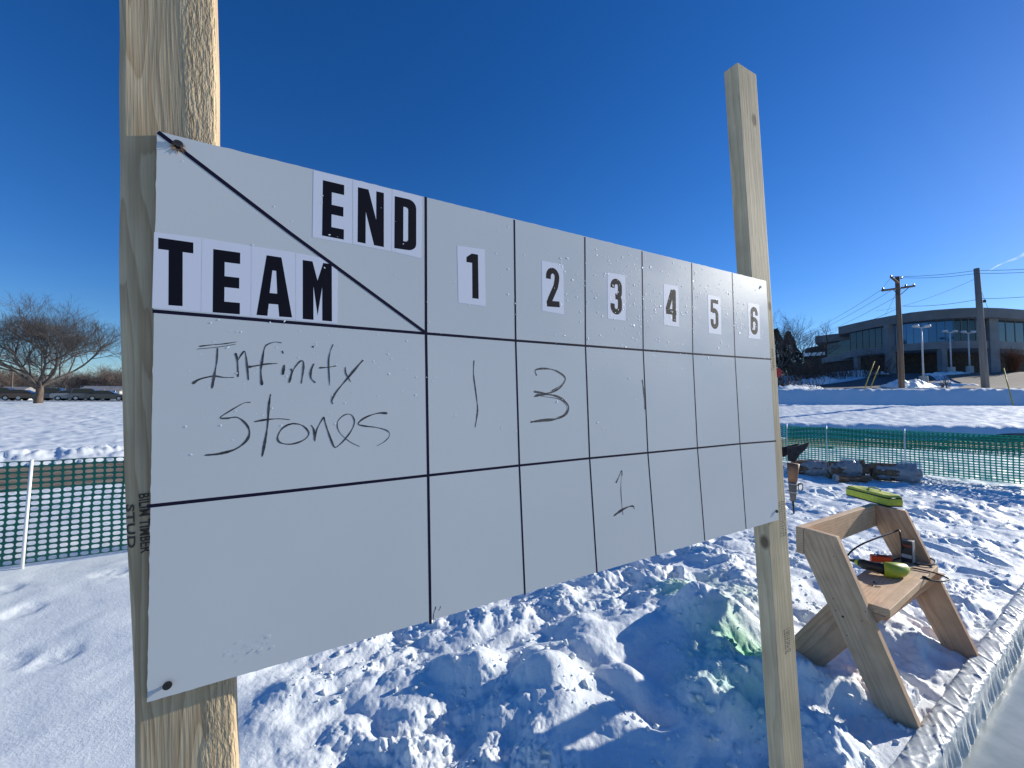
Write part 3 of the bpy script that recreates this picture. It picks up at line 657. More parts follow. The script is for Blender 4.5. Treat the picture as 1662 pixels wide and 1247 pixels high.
screw((272, 1111), .0042, m_hole, (.1, .1), .0018)
screw((289, 237), .0045, m_screw, (.2, .4), .0022)
screw((1235.5, 466), .004, m_screwl, (-.1, .1), .0003)
screw((1259.5, 830), .004, m_screw, (-.2, .1), .0008)
# torn wood fibres round the top left screw
sp = MB(); u, v = bpt((289, 238))
for i in range(26):
    a = random.random()*6.28; l = .002+.005*random.random(); z = .0006+.002*random.random()
    sp.add([(u+.003*math.cos(a), v+.003*math.sin(a), .0004), (u+(.003+l)*math.cos(a+.2), v-.001+(.003+l)*math.sin(a+.2), z), (u+.0035*math.cos(a+.5), v+.0035*math.sin(a+.5), .0012)], [(0, 1, 2)])
sp.build('splinters', mat('splinter', (.42, .24, .13), .9), sb, BM)
# mill stamps
def text_mesh(txt):
    c = bpy.data.curves.new('t', 'FONT'); c.body = txt; c.size = 1; c.resolution_u = 3; c.offset = .018
    o_ = bpy.data.objects.new('t', c); col.objects.link(o_)
    bpy.context.view_layer.update()
    me_ = o_.evaluated_get(bpy.context.evaluated_depsgraph_get()).to_mesh()
    V_ = np.array([v_.co[:] for v_ in me_.vertices]); F_ = [tuple(p.vertices) for p in me_.polygons]
    o_.to_mesh_clear(); bpy.data.objects.remove(o_); bpy.data.curves.remove(c)
    V_ -= V_.min(0); return V_/V_.max(0).clip(1e-6), F_
def stamp(txt, x0, x1, z0, z1, par, Mp, face='front', zo=.0004):
    """text reading downwards, tops of the letters to the right; x0..x1 across the post, z0 top, z1 bottom"""
    V_, F_ = text_mesh(txt); W_ = []
    for v_ in V_:
        if face == 'front':
            xx = x0+(x1-x0)*v_[1]; zz = z0+(z1-z0)*v_[0]; W_.append((xx+(bow(zz) if par is pL else 0), -zo+max(0, -xx)*.62, zz))
        else: W_.append((-zo, x1-(x1-x0)*v_[1], z0+(z1-z0)*v_[0]))
    return mesh('lumber_stamp', W_, F_, m_stamp, par, Mp)
inv = np.array(mPL.inverted())
def postlocal(px, m_, off):
    d = ray(*px); o_ = BO+BZ*off; t = ((o_-CAM)@BZ)/(d@BZ); p = CAM+d*t
    return m_.inverted() @ Vector(p)
a = postlocal((218, 803), mPL, TH); c = postlocal((235, 898), mPL, TH)
stamp('BILIM TIMBER', .0058, .0145, a.z, c.z, pL, mPL)
a2 = postlocal((204, 820), mPL, TH); c2 = postlocal((214, 890), mPL, TH)
stamp('STUD', -.0052, .0022, a2.z, c2.z, pL, mPL)
def scribble(cx, cz, w_, h_, n_, rows=2):
    g_ = MB()
    for r_ in range(rows):
        for i in range(n_):
            z = cz + h_*(.5-i/n_); x = cx + w_*(r_-(rows-1)/2)/rows; k = w_/rows*.35
            for j in range(2):
                zz = z-random.random()*h_/n_*.6; xx = x+random.uniform(-k, k)*.3
                g_.add([(xx-k, -.0004-.00003*j, zz), (xx+k*random.uniform(.2, 1), -.0004-.00003*j, zz-.0005), (xx+k*random.uniform(.2, 1), -.0004-.00003*j, zz-.0014), (xx-k*.9, -.0004-.00003*j, zz-.0012)], [(0, 1, 2, 3)])
    return g_.build('lumber_stamp', m_stamp, pR, mPR)
for (px, hh, n_, rows) in (((1277, 840), .09, 15, 3), ((1278, 1040), .06, 12, 3), ((1261, 585), .06, 10, 2)):
    q = postlocal(px, mPR, TH); scribble(min(max(q.x, .022), .068), q.z, .03, hh, n_, rows)

# ------------------------------------------------------------------ bench
BL = np.array([.85, .527, 0]); BL /= np.linalg.norm(BL); BB = np.array([-BL[1], BL[0], 0]); P0 = np.array([1.881, 1.988, 0]); ZZ = np.array([0, 0, 1.])
bench = thing('wooden_bench', 'pine plank bench with crossing legs and a narrow backrest beside the rink edge', 'bench', tuple(P0+BL*.5+BB*.25))
def bw(l, b_, z): return P0+BL*l+BB*b_+ZZ*z
def plank(name, poly, l0, l1, grain, mt, lab=None):
    """polygon in (b, z), between l0 and l1; grain direction in (b,z)"""
    g_ = np.array(grain, float); g_ /= np.linalg.norm(g_); n_ = np.array([-g_[1], g_[0]])
    c0 = np.array(poly[0]); loc = [((np.array(p)-c0)@n_, (np.array(p)-c0)@g_) for p in poly]
    Gw = BB*g_[0]+ZZ*g_[1]; Nw = BB*n_[0]+ZZ*n_[1]
    m_ = frame(bw(l0, *poly[0]), Nw, BL, Gw); n = len(poly); d = l1-l0
    V_ = [(x, 0, z) for x, z in loc]+[(x, d, z) for x, z in loc]
    F_ = [tuple(range(n)), tuple(range(2*n-1, n-1, -1))]+[((i+1) % n, i, n+i, n+(i+1) % n) for i in range(n)]
    o_ = mesh(name, V_, F_, mt, bench, m_); 
    me_ = o_.data
    import bmesh
    bm = bmesh.new(); bm.from_mesh(me_); bmesh.ops.recalc_face_normals(bm, faces=bm.faces); bm.to_mesh(me_); bm.free()
    bevel(o_, .0025, 2)
    if lab: o_['label'] = lab
    return o_, m_
T38 = .038
long_ = [(-.045, -.095), (.105, -.095), (.452, .66), (.452, .807), (.298, .797)]
shrt = [(.49, -.07), (.53, -.05), (.53, .17), (.34, .452), (.115, .452)]
FL = 1.04
nl, mnl = plank('leg', long_, 0, T38, (.4, .9), m_bench, 'near long leg running from the ground up to the backrest')
plank('leg', shrt, T38+.001, 2*T38, (-.56, .83), m_bench2, 'near short leg under the seat')
plank('leg', long_, FL, FL+T38, (.4, .9), m_bench2, 'far long leg holding up the backrest')
plank('leg', shrt, FL-T38, FL-.001, (-.56, .83), m_bench2)
def lplank(name, b0, b1, z0, z1, l0, l1, mt):
    m_ = frame(bw(l0, b0, z0), BB, ZZ, BL)
    o_ = MB().box((0, 0, 0), (b1-b0, z1-z0, l1-l0)).build(name, mt, bench, m_); return bevel(o_, .0025, 2)
_a = bw(T38+.002, .098, .454); _b = bw(FL-.002, .150, .454); _X = (_b-_a)/np.linalg.norm(_b-_a); _Y = np.cross(ZZ, _X)
bevel(MB().box((0, 0, 0), (.235, .038, float(np.linalg.norm(_b-_a)))).build('seat', m_bench, bench, frame(_a, _Y, ZZ, _X)), .0025, 2)
lplank('backrest', .4535, .4915, .66, .806, -.002, FL+T38+.002, m_bench)
# screw holes on the near leg
for (px, r_) in (((1352, 972), .003), ((1356, 991), .003), ((1368, 1001), .0065), ((1405, 993), .003), ((1399, 1008), .003), ((1375, 1032), .003), ((1353, 903), .0025)):
    d = ray(*px); o_ = P0; t = ((o_-CAM)@BL)/(d@BL); p = CAM+d*t - BL*.0006
    V_ = [p+(BB*math.cos(a_)+ZZ*math.sin(a_)*.9)*r_ for a_ in [k*math.pi/4 for k in range(8)]]
    h_ = mesh('screw_hole', V_, [tuple(range(8))], m_hole, bench)

# things on the bench
m_lime = noisy('lime_fabric', (.47, .52, .05), (.57, .61, .08), 60, .75, .5, bdist=.003)
m_lime2 = mat('lime_plastic', (.38, .46, .03), .45)
m_blk = mat('black_rubber', (.012, .012, .014), .5)
m_orange = mat('orange_plastic', (.85, .07, .01), .4)
def bag():
    c = at_z(1410, 812, .83)
    c = np.array([*c[:2], .81]) 
    a0 = at_z(1372, 803, .81); a1 = at_z(1441, 822, .81); a2 = at_z(1457, 814, .81)
    Xd = a1-a0; Ln = np.linalg.norm(Xd); Xd = Xd/Ln; Yd = np.cross(ZZ, Xd)
    if Yd[0] < 0: Yd = -Yd
    Wd = abs((a2-a1)@Yd)
    Wd = .11
    root = thing('zip_bag', 'lime green zipped tool bag with black piping on top of the bench backrest', 'bag', tuple(a0+(a1-a0)*.5+Yd*Wd*.5))
    m_ = frame(a0, Xd, Yd, ZZ)   # mirrored frame is fine for a closed pouch
    Hh = .07; nx, ny = 26, 14
    def surf(z0, z1, z2, name, mt):
        pass
    # body: rounded, slightly slumped box as grid rings
    V_ = []; F_ = []; rings = 9; seg = 48
    for k in range(rings):
        z = k/(rings-1); sc_ = 1+.05*math.sin(z*math.pi)-.06*z
        for i in range(seg):
            t = 2*math.pi*i/seg; c_, s_ = math.cos(t), math.sin(t)
            ex = .18
            x = (abs(c_)**ex*(1 if c_ > 0 else -1))*.5*sc_; y = (abs(s_)**ex*(1 if s_ > 0 else -1))*.5*sc_
            wob = .02*math.sin(x*13+z*5)+.015*math.sin(y*17)
            V_.append(((x+.5)*Ln, (y+.5)*Wd, Hh*(z*(1-.12*(1-abs(2*x))*.0)+wob*.35*z)))
    for k in range(rings-1):
        for i in range(seg): F_.append((k*seg+i, k*seg+(i+1) % seg, (k+1)*seg+(i+1) % seg, (k+1)*seg+i))
    b_ = len(V_)
    # top: concentric rings, sagging
    for q in range(1, 6):
        f_ = 1-q/6
        for i in range(seg):
            v_ = V_[(rings-1)*seg+i]; x = Ln/2+(v_[0]-Ln/2)*f_; y = Wd/2+(v_[1]-Wd/2)*f_
            V_.append((x, y, v_[2]+.006*(1-f_)*math.sin(x*30)-.004*(1-f_)+.004*math.sin(y*60+x*25)*(1-f_)))
    for q in range(5):
        base0 = (rings-1)*seg if q == 0 else b_+(q-1)*seg; base1 = b_+q*seg
        for i in range(seg): F_.append((base0+i, base0+(i+1) % seg, base1+(i+1) % seg, base1+i))
    F_.append(tuple(b_+4*seg+i for i in range(seg)))
    F_.append(tuple(reversed(range(seg))))
    mesh('pouch', V_, F_, m_lime, root, m_, True)
    def ring(z, r_, k_, name):
        pts = [(Vector(V_[k_*seg+i]) - Vector((Ln/2, Wd/2, 0)))*1.0 + Vector((Ln/2, Wd/2, 0)) for i in range(seg)]
        pts = [Vector(((p.x-Ln/2)*1.01+Ln/2, (p.y-Wd/2)*1.02+Wd/2, p.z)) for p in pts]; pts.append(pts[0])
        return MB().tube(pts, r_, 6).build(name, m_blk, root, m_, True)
    ring(0, .004, 0, 'piping'); ring(0, .0045, rings-3, 'zip')
    MB().tube([(Ln*.3, Wd*.8, Hh+.002), (Ln*.38, Wd*.85, Hh+.016), (Ln*.5, Wd*.86, Hh+.014), (Ln*.58, Wd*.8, Hh+.002)], .004, 6).build('handle', m_lime, root, m_, True)
bag()
ST = .493   # seat top
def tool():
    p0 = at_z(1381, 909, ST+.03); p1 = at_z(1395, 914, ST+.03); p2 = at_z(1436, 925, ST+.033); p3 = at_z(1470, 926, ST+.035)
    root = thing('heat_gun', 'lime and black handheld power tool lying on the bench seat', 'power tool', tuple(at_z(1430, 930, ST)))
    f = lambda px, z=ST+.040: tuple(at_z(*px, z))
    MB().tube([f((1378, 909)), f((1384, 910)), f((1391, 912))], [.006, .009, .014], 12).build('nozzle', m_blk, root, None, True)
    MB().tube([f((1390, 912)), f((1394, 913.5)), f((1397, 914))], [.017, .023, .024], 16).build('collar', m_lime2, root, None, True)
    MB().tube([f((1396, 914)), f((1402, 916)), f((1415, 919)), f((1428, 922)), f((1437, 924))], [.024, .029, .027, .032, .036], 18).build('grip', m_blk, root, None, True)
    MB().tube([f((1434, 924)), f((1440, 925)), f((1450, 925.5)), f((1460, 925)), f((1467, 923)), f((1471, 921))], [.037, .043, .043, .040, .030, .012], 20).build('motor_housing', m_lime2, root, None, True)
tool()
def orange_thing():
    a = at_z(1414, 914, ST); b_ = at_z(1452, 918, ST)
    Xd = b_-a; l_ = np.linalg.norm(Xd); Xd /= l_; Yd = np.cross(ZZ, Xd)
    root = thing('folding_knife', 'bright orange plastic case lying behind the lime power tool on the seat', 'case', tuple(a))
    m_ = frame(a, Xd, Yd, ZZ)
    bevel(MB().prism([(0, 0), (l_*.9, -.005), (l_, .03), (l_*.7, .055), (.012, .05)], 0, .045).build('shell', m_orange, root, m_), .006, 3)
    bevel(MB().box((l_*.35, .008, .0455), (l_*.8, .035, .050)).build('latch', mat('dark_red', (.25, .02, .01), .5), root, m_), .002, 2)
    root.name = 'plastic_case'
orange_thing()
def battery():
    a = bw(.93, .30, ST); Xd = -BB; l_ = .062; Yd = BL
    root = thing('blade_box', 'small upright black and grey carton leaning by the far bench leg', 'box', tuple(a))
    root.name = 'small_carton'
    m_ = frame(a, Xd*math.cos(.0), Yd, ZZ); h_ = .14
    bevel(MB().box((0, 0, 0), (l_, .045, h_)).build('box_body', mat('grey_card', (.35, .34, .31), .6), root, m_), .003, 2)
    MB().box((.003, -.0012, .004), (l_-.003, -.0002, h_-.004)).build('front_label', mat('black_card', (.03, .03, .035), .4), root, m_)
    MB().box((.007, -.0022, .03), (l_-.006, -.0014, .052)).build('picture_panel', mat('pale_card', (.4, .42, .45), .4), root, m_)
    MB().box((.007, -.0022, h_-.04), (l_-.006, -.0014, h_-.028)).build('red_stripe', mat('red_card', (.30, .05, .04), .4), root, m_)
battery()
def cable(pts, r_, name, lab):
    P_ = [tuple(at_z(x, y, z)) for x, y, z in pts]
    o_ = MB().tube([tuple(p) for p in catmull(P_, 6)], r_, 7).build(name, m_blk, None, None, True); tag(o_, lab, 'cable'); return o_
cable([(1374, 904, .57), (1384, 893, .60), (1402, 882, .64), (1430, 871, .67), (1452, 863, .69), (1459, 861, .70), (1461, 868, .68), (1463, 882, .62), (1465, 898, .54), (1465, 912, .50), (1458, 917, .50), (1448, 912, .515), (1456, 907, .50), (1480, 903, .515), (1505, 905, .52), (1518, 911, .515), (1514, 917, .505), (1495, 917, .50), (1478, 913, .498)], .005, 'black_cord', 'thick black cord arching up over the bench seat into a loop')
cable([(1468, 922, .51), (1480, 922, .50), (1500, 926, .499), (1520, 931, .495), (1537, 938, .49), (1540, 941, .487), (1528, 944, .485), (1510, 942, .489), (1500, 939, .493)], .0046, 'black_cord', 'black cord trailing over the far front edge of the seat')
p_ = [tuple(at_z(x, y, .494)) for x, y in ((1497, 937), (1503, 938.5), (1509, 941))]
o = MB().tube(p_, [.009, .011, .006], 8).build('cord_plug', m_blk, None, None, True); tag(o, 'black plug lying at the far front edge of the seat', 'plug')
for i, (x, y) in enumerate(((1413, 950), (1420, 946), (1425, 952))):
    p = at_z(x, y, ST+.003); d = np.array([math.cos(i*1.3), math.sin(i*1.3), 0])*.012
    m_ = MB().tube([p-d, p+d*.7], .002, 6); m_.tube([p+d*.7, p+d], [.003, .0045], 8)
    o = m_.build('loose_screw', m_hole); tag(o, 'loose black screw lying on the bench seat', 'screw', 'loose screws on the bench seat')

# loose crumbs of snow lying on the trampled ground
def crumbs():
    rs = np.random.RandomState(21); base = [Vector(v).normalized() for v in ((0, 0, 1), (.9, 0, .4), (.28, .85, .4), (-.72, .53, .4), (-.72, -.53, .4), (.28, -.85, .4), (.72, .53, -.4), (-.28, .85, -.4), (-.9, 0, -.4), (-.28, -.85, -.4), (.72, -.53, -.4), (0, 0, -1))]
    F0 = [(0, 1, 2), (0, 2, 3), (0, 3, 4), (0, 4, 5), (0, 5, 1), (1, 6, 2), (2, 7, 3), (3, 8, 4), (4, 9, 5), (5, 10, 1), (2, 6, 7), (3, 7, 8), (4, 8, 9), (5, 9, 10), (1, 10, 6), (6, 11, 7), (7, 11, 8), (8, 11, 9), (9, 11, 10), (10, 11, 6)]
    B = np.array([tuple(v) for v in base]); F0 = np.array(F0); n = 4200
    D = 1.35+6.2*rs.rand(n)**1.5; s_ = -.55+1.75*rs.rand(n); x = s_*D; y = D
    dens = fbm(x/.5, y/.5, 2, 91.); ok = (dens > -.12) & (BN[0]*x+BN[1]*y < rink_in(BD[0]*x+BD[1]*y)-.12); x = x[ok]; y = y[ok]; D = D[ok]; n = len(x)
    z = height(x.copy(), y.copy()); R_ = .0035+.016*rs.rand(n)**3.2
    V_ = B[None]*(R_[:, None, None])*(1+.35*rs.randn(n, 12, 1)).clip(.5, 1.7)*(np.array([1, 1, .75])*(1+.25*rs.randn(n, 1, 3)))
    V_ = V_+np.stack([x, y, z+R_*.3], 1)[:, None, :]
    Q_ = (F0[None]+(np.arange(n)*12)[:, None, None]).reshape(-1, 3)
    o_ = npmesh('snow_crumbs', V_.reshape(-1, 3), Q_, m_snow); tag(o_, 'loose crumbs of snow scattered over the trampled pile', 'snow', kind='stuff')
crumbs()
# ------------------------------------------------------------------ mesh fences
m_net = mat('green_net', (.004, .13, .105), .5); bsdf(m_net).inputs['Coat Weight'].default_value = .1
bsdf(m_net).inputs['Subsurface Weight'].default_value = 0
m_net_lit = mat('backlit_net', (.006, .30, .22), .5)  # brighter copy of the green net, backlight put into its colour
def translucent(m, c, f):
    t = N(m, 'ShaderNodeBsdfTranslucent'); t.inputs[0].default_value = (*c, 1); x = N(m, 'ShaderNodeMixShader'); x.inputs[0].default_value = f
    o_ = m.node_tree.nodes['Material Output']; L(m, bsdf(m).outputs[0], x.inputs[1]); L(m, t.outputs[0], x.inputs[2]); L(m, x.outputs[0], o_.inputs[0])
translucent(m_net, (.01, .32, .26), .35); translucent(m_net_lit, (.02, .50, .44), .4)
m_stake = mat('white_fibreglass', (.80, .80, .78), .4)
def net(name, A_, B_, top, cw, ch, mt, par, sag, seed, th=.0015, bot=.03, fold=0., bulge=.03, hz_=.355):
    A_ = np.array(A_, float); B_ = np.array(B_, float); Ln = np.linalg.norm(B_-A_); nx = int(Ln/cw); nz = int((top-bot)/ch); d = (B_-A_)/Ln; nn = np.array([-d[1], d[0]])
    K = 12; ang = np.arange(K)*2*np.pi/K
    cs, sn = np.cos(ang), np.sin(ang)
    m_ = np.maximum(np.abs(cs), np.abs(sn)); ox, oz = cs/m_*.5, sn/m_*.5
    # snap the outer points nearest the diagonals to the corners
    for k in range(K):
        if abs(abs(cs[k])-abs(sn[k])) < .4: ox[k] = .5*np.sign(cs[k]); oz[k] = .5*np.sign(sn[k])
    ix, iz = cs*.40, sn*.36
    ix = np.sign(ix)*np.abs(cs)**.7*.40; iz = np.sign(iz)*np.abs(sn)**.7*hz_
    I, J = np.meshgrid(np.arange(nx), np.arange(nz), indexing='ij'); I = I.ravel()[:, None]; J = J.ravel()[:, None]
    def place(u, v):
        s_ = (I+.5+u)*cw; hgt = (J+.5+v)/nz
        tp = top + sag*gn(s_/1.7+seed, s_*0+.5) + .006*gn(s_/.3, s_*0+seed)
        g0 = macro(A_[0]+d[0]*s_, A_[1]+d[1]*s_)
        z = g0 + bot+(tp-bot)*hgt
        s2 = s_ + .012*gn(s_*2, z*3+seed) + .02*np.sin(hgt*3)*gn(s_*.7+seed, hgt*0)
        off = bulge*gn(s_*.9+seed, z*1.8)+.01*gn(s_*4, z*6) + fold
        return np.stack([A_[0]+d[0]*s2+nn[0]*off, A_[1]+d[1]*s2+nn[1]*off, z], -1)
    Po = place(ox[None, :], oz[None, :]); Pi = place(ix[None, :], iz[None, :])
    C = len(I); V_ = np.concatenate([Po, Pi], 1).reshape(-1, 3)
    base = (np.arange(C)*2*K)[:, None]; k = np.arange(K)[None, :]; k2 = (k+1) % K
    Q_ = np.stack([base+k, base+k2, base+K+k2, base+K+k], -1).reshape(-1, 4)
    o_ = npmesh(name, V_, Q_, mt, par, False)
    so_ = o_.modifiers.new('thickness', 'SOLIDIFY'); so_.thickness = th; so_.offset = 0
    return o_
def stake(x, y, h_, lean, par):
    z0 = float(macro(np.array([x]), np.array([y]))[0]); o_ = MB().tube([(x, y, z0-.1), (x+lean[0]*.5, y+lean[1]*.5, z0+h_*.5), (x+lean[0], y+lean[1], z0+h_)], .0125, 8).build('stake', m_stake, par, None, True); return o_
FA, FC, FB = np.array([-9.0, .95]), np.array([7.1, 10.95]), np.array([12.6, 3.9])
fl = thing('mesh_fence', 'green plastic mesh fence with white stakes running past the left post', 'fence', (*(FA+(FC-FA)*.3), 0), 'green mesh fences around the rink')
net('netting', FA, FC, .95, .0715, .0495, m_net, fl, .05, 3.)
u = (FC-FA)/np.linalg.norm(FC-FA); sx = at_z(42, 918, 0); s0 = (sx[:2]-FA)@u
for k in range(-1, 6):
    s_ = s0+k*2.55
    if s_ < 0 or s_ > 18.6: continue
    p = FA+u*s_; o = stake(p[0]+.02, p[1]-.03, .965, (.035 if k == 0 else .0, 0), fl)
fr_ = thing('mesh_fence', 'mesh fence with a backlit teal in its net colour, receding behind the firewood on the right', 'fence', (*(FC+(FB-FC)*.5), 0), 'green mesh fences around the rink')
net('netting', FC, FB, .94, .0715, .0495, m_net_lit, fr_, .03, 9., hz_=.30)
net('folded_netting', FC+(FB-FC)*.01, FB, .93, .0715, .034, m_net, fr_, .03, 19., bot=.55, fold=.045, hz_=.27)
u2 = (FB-FC)/np.linalg.norm(FB-FC)
for s_ in (.1, .95, 2.35, 4.4, 6.6): p = FC+u2*s_; stake(p[0]-.02, p[1]-.03, 1.0 if s_ == .1 else .985, (0, 0), fr_)

# ------------------------------------------------------------------ firewood bundles
m_plast = mat('clear_wrap', (.62, .64, .66), .22); b_ = bsdf(m_plast); b_.inputs['Alpha'].default_value = .46; b_.inputs['Coat Weight'].default_value = .5
m_log = noisy('firewood', (.12, .065, .035), (.27, .16, .09), 14, .9, .6, (1, 1, .25), .01)
m_logend = noisy('log_end', (.26, .17, .10), (.38, .27, .17), 30, .9, .2)
def logmesh(a, b_, r_, seed):
    a = Vector(a); b_ = Vector(b_); n_ = 12; rs = np.random.RandomState(seed); V_ = []; ax = (b_-a).normalized(); u_ = ax.orthogonal().normalized(); v_ = ax.cross(u_)
    pr = [r_*(.75+.5*rs.rand()) for _ in range(n_)]
    for k in range(7):
        c = a+(b_-a)*k/6
        for i in range(n_):
            t = 2*math.pi*i/n_; q = pr[i]*(1+.08*rs.randn()); V_.append(c+(u_*math.cos(t)+v_*math.sin(t))*q)
    F_ = [(k*n_+i, k*n_+(i+1) % n_, (k+1)*n_+(i+1) % n_, (k+1)*n_+i) for k in range(6) for i in range(n_)]
    e0 = len(F_); F_ += [tuple(range(n_-1, -1, -1)), tuple(range(6*n_, 7*n_))]
    return V_, F_, e0
def firewood(p0, p1, R_, seed, lab, wrap0=0., wrap1=1., k=6):
    p0 = Vector(p0); p1 = Vector(p1); root = thing('firewood_bundle', lab, 'firewood', tuple((p0+p1)/2), 'firewood bundles by the fence')
    ax = (p1-p0).normalized(); sd = ax.cross(Vector((0, 0, 1))).normalized(); rs = np.random.RandomState(seed)
    for i in range(k):
        an = i*2*math.pi/(k-1); rr_ = R_*.58*(i > 0)
        off = sd*math.cos(an)*rr_+Vector((0, 0, 1))*math.sin(an)*rr_*.75
        s0_ = ax*rs.uniform(-.05, .06); s1_ = ax*rs.uniform(-.12, .04)
        V_, F_, e0 = logmesh(p0+off+s0_, p1+off+s1_, R_*.36, seed*10+i)
        mesh('log', V_, F_, parent=root, mats=[m_log, m_logend], mi=[0]*e0+[1, 1])
    # crinkled wrap
    n_ = 40; m2 = 34; V_ = []
    a = p0+(p1-p0)*wrap0; b2 = p0+(p1-p0)*wrap1
    for j in range(m2):
        t = j/(m2-1); c = a+(b2-a)*t; cr_ = R_*(.74+.34*t+.08*math.sin(t*9+seed)-.42*max(0, 1-t*6)**2)
        for i in range(n_):
            an = 2*math.pi*i/n_
            q = cr_*(1+.30*float(gn(np.array(i*.5+seed), np.array(t*7.)))+.10*abs(float(gn(np.array(i*.9+seed), np.array(t*17.)))))
            z = math.sin(an)*q*.86
            V_.append(c+sd*math.cos(an)*q+Vector((0, 0, 1))*max(z, -(p0.z-.0)))
    F_ = [(j*n_+i, j*n_+(i+1) % n_, (j+1)*n_+(i+1) % n_, (j+1)*n_+i) for j in range(m2-1) for i in range(n_)]
    mesh('plastic_wrap', V_, F_, m_plast, root, None, True)
def gp(px, py, z=0.): return at_z(px, py, z)
c = lambda px, py, D, z: np.array([(px-CX)/FPX*D, D, z])
firewood(c(1412, 0, 8.4, .17), c(1490, 0, 8.0, .20), .225, 1, 'firewood bundle in dull white plastic lying at the right end of the row', 0, .98)
firewood(c(1338, 0, 8.6, .17), c(1402, 0, 8.45, .22), .21, 2, 'firewood bundle with brown logs sticking out, in the middle of the row', 0, .75)
firewood(c(1283, 0, 8.9, .17), c(1340, 0, 8.7, .17), .19, 3, 'plastic wrapped firewood bundle nearest the right post', 0, .9)
firewood(c(1350, 0, 8.1, .075), c(1412, 0, 8.0, .075), .085, 4, 'flat bundle of split logs lying in front of the wrapped ones', 0, .05, 4)
firewood(c(1398, 0, 9.0, .13), c(1455, 0, 8.8, .13), .14, 5, 'dark firewood bundle behind the rightmost one', 0, .6, 5)

# wrapped pole right behind the post
def torch():
    D = 4.6; X0 = (1283-CX)/FPX*D
    root = thing('wrapped_pole', 'brown wooden stake with black fabric flaps and a corded strap behind the right post', 'stake', (X0, D, 0))
    zpx = lambda y: 1.5+(657-y)/FPX*D
    MB().tube([(X0+.005, D, zpx(832)), (X0, D, zpx(812))], [.008, .011], 8).build('foot', m_hole, root, None, True)
    MB().tube([(X0, D, zpx(812)), (X0, D, zpx(795)), (X0, D, zpx(780))], [.024, .038, .042], 16).build('lower_sleeve', mat('grey_cloth', (.16, .14, .12), .8), root, None, True)
    MB().tube([(X0, D, zpx(781)), (X0+.005, D, zpx(765)), (X0+.012, D, zpx(752))], [.043, .052, .060], 16).build('wooden_head', noisy('brown_wood', (.18, .08, .04), (.28, .14, .07), 20, .6, .2), root, None, True)
    m_r = mat('rope', (.6, .58, .5), .8)
    for y, r_ in ((784, .046), (797, .043)):
        MB().tube([(X0+r_*math.cos(a), D+r_*math.sin(a), zpx(y)+.004*math.sin(a)) for a in np.linspace(0, 2*math.pi, 20)], .004, 6).build('cord', m_r, root, None, True)
    cx_ = X0+.065; cz = zpx(789)
    MB().tube([(cx_+.026*math.cos(a), D-.03, cz+.04*math.sin(a)) for a in np.linspace(0, 2*math.pi, 18)], .005, 6).build('clip', m_blk, root, None, True)
    MB().tube([(X0+.03, D-.02, zpx(786)), (cx_-.01, D-.03, cz+.035), (cx_+.025, D-.03, cz+.04)], .009, 6).build('clip_strap', m_blk, root, None, True)
    # flaps
    f = lambda x, y, d=0.: ((x-CX)/FPX*(D+d), D+d, zpx(y))
    m_f = noisy('black_fabric', (.012, .012, .015), (.03, .03, .035), 30, .8, .3)
    for pts, d in (([(1276, 748), (1275, 727), (1292, 724), (1312, 718), (1307, 728), (1296, 738), (1288, 750)], 0), ([(1262, 745), (1263, 730), (1276, 726), (1296, 721), (1288, 730), (1274, 742)], .10)):
        n_ = len(pts); F_ = [tuple(range(n_)), tuple(range(2*n_-1, n_-1, -1))]+[((i+1) % n_, i, n_+i, n_+(i+1) % n_) for i in range(n_)]
        bevel(mesh('flap', [f(*p, d) for p in pts]+[f(*p, d+.03) for p in pts], F_, m_f, root), .006, 2)
torch()

# ------------------------------------------------------------------ trees
def grow(seed, H_, trunk_h, r0, spread, levels=6, droop=0., up=.25, nlimb=5, wig=.16, kids=(3, 4)):
    rs = random.Random(seed); trunk = MB(); crown = MB()
    def seg(mb, p, d, l, r_, r1, n_, k, wg):
        pts = [p]; rs_ = [r_]
        for i in range(k):
            d = (d+Vector((rs.gauss(0, wg), rs.gauss(0, wg), rs.gauss(0, wg*.7)+up*.12))).normalized()
            p = p+d*l/k; pts.append(p); rs_.append(r_+(r1-r_)*(i+1)/k)
        mb.tube(pts, rs_, n_, False); return pts, rs_, d
    def rec(p, d, l, r_, lv):
        n_ = 6 if lv > 4 else (4 if lv > 2 else 3); k = 4 if lv > 2 else (3 if lv > 0 else 2)
        pts, rs_, dd = seg(crown, p, d, l, r_, r_*.45, n_, k, wig)
        if lv <= 0: return
        nk = rs.randint(*kids)
        for i in range(nk):
            f = .35+.65*(i+rs.random()*.6)/nk; f = min(f, 1); j = min(int(f*k), k-1); q = pts[j]+(pts[j+1]-pts[j])*(f*k-j) if j < k else pts[-1]
            s_ = rs.choice((-1, 1)); a = Vector((rs.gauss(0, 1), rs.gauss(0, 1), rs.gauss(0, .6)))
            a = (a-dd*a.dot(dd)).normalized(); ang = math.radians(rs.uniform(22, 52))
            nd = (dd*math.cos(ang)+a*math.sin(ang)); nd.z += up*.35-droop; nd.normalize()
            rec(q, nd, l*rs.uniform(.58, .80), max(r_*(.5 if i < nk-1 else .6), .0045), lv-1)
    pts, rs_, d = seg(trunk, Vector((0, 0, -.3)), Vector((.02, 0, 1)), trunk_h+.3, r0*1.25, r0*.85, 10, 4, .03)
    for i in range(nlimb):
        a = 2*math.pi*(i+rs.random()*.5)/nlimb; el = rs.uniform(*spread)
        nd = Vector((math.cos(a)*math.cos(el), math.sin(a)*math.cos(el), math.sin(el)))
        q = pts[-1]-Vector((0, 0, rs.random()*trunk_h*.25))
        rec(q, nd, H_*rs.uniform(.34, .42), r0*.5, levels)
    return trunk, crown
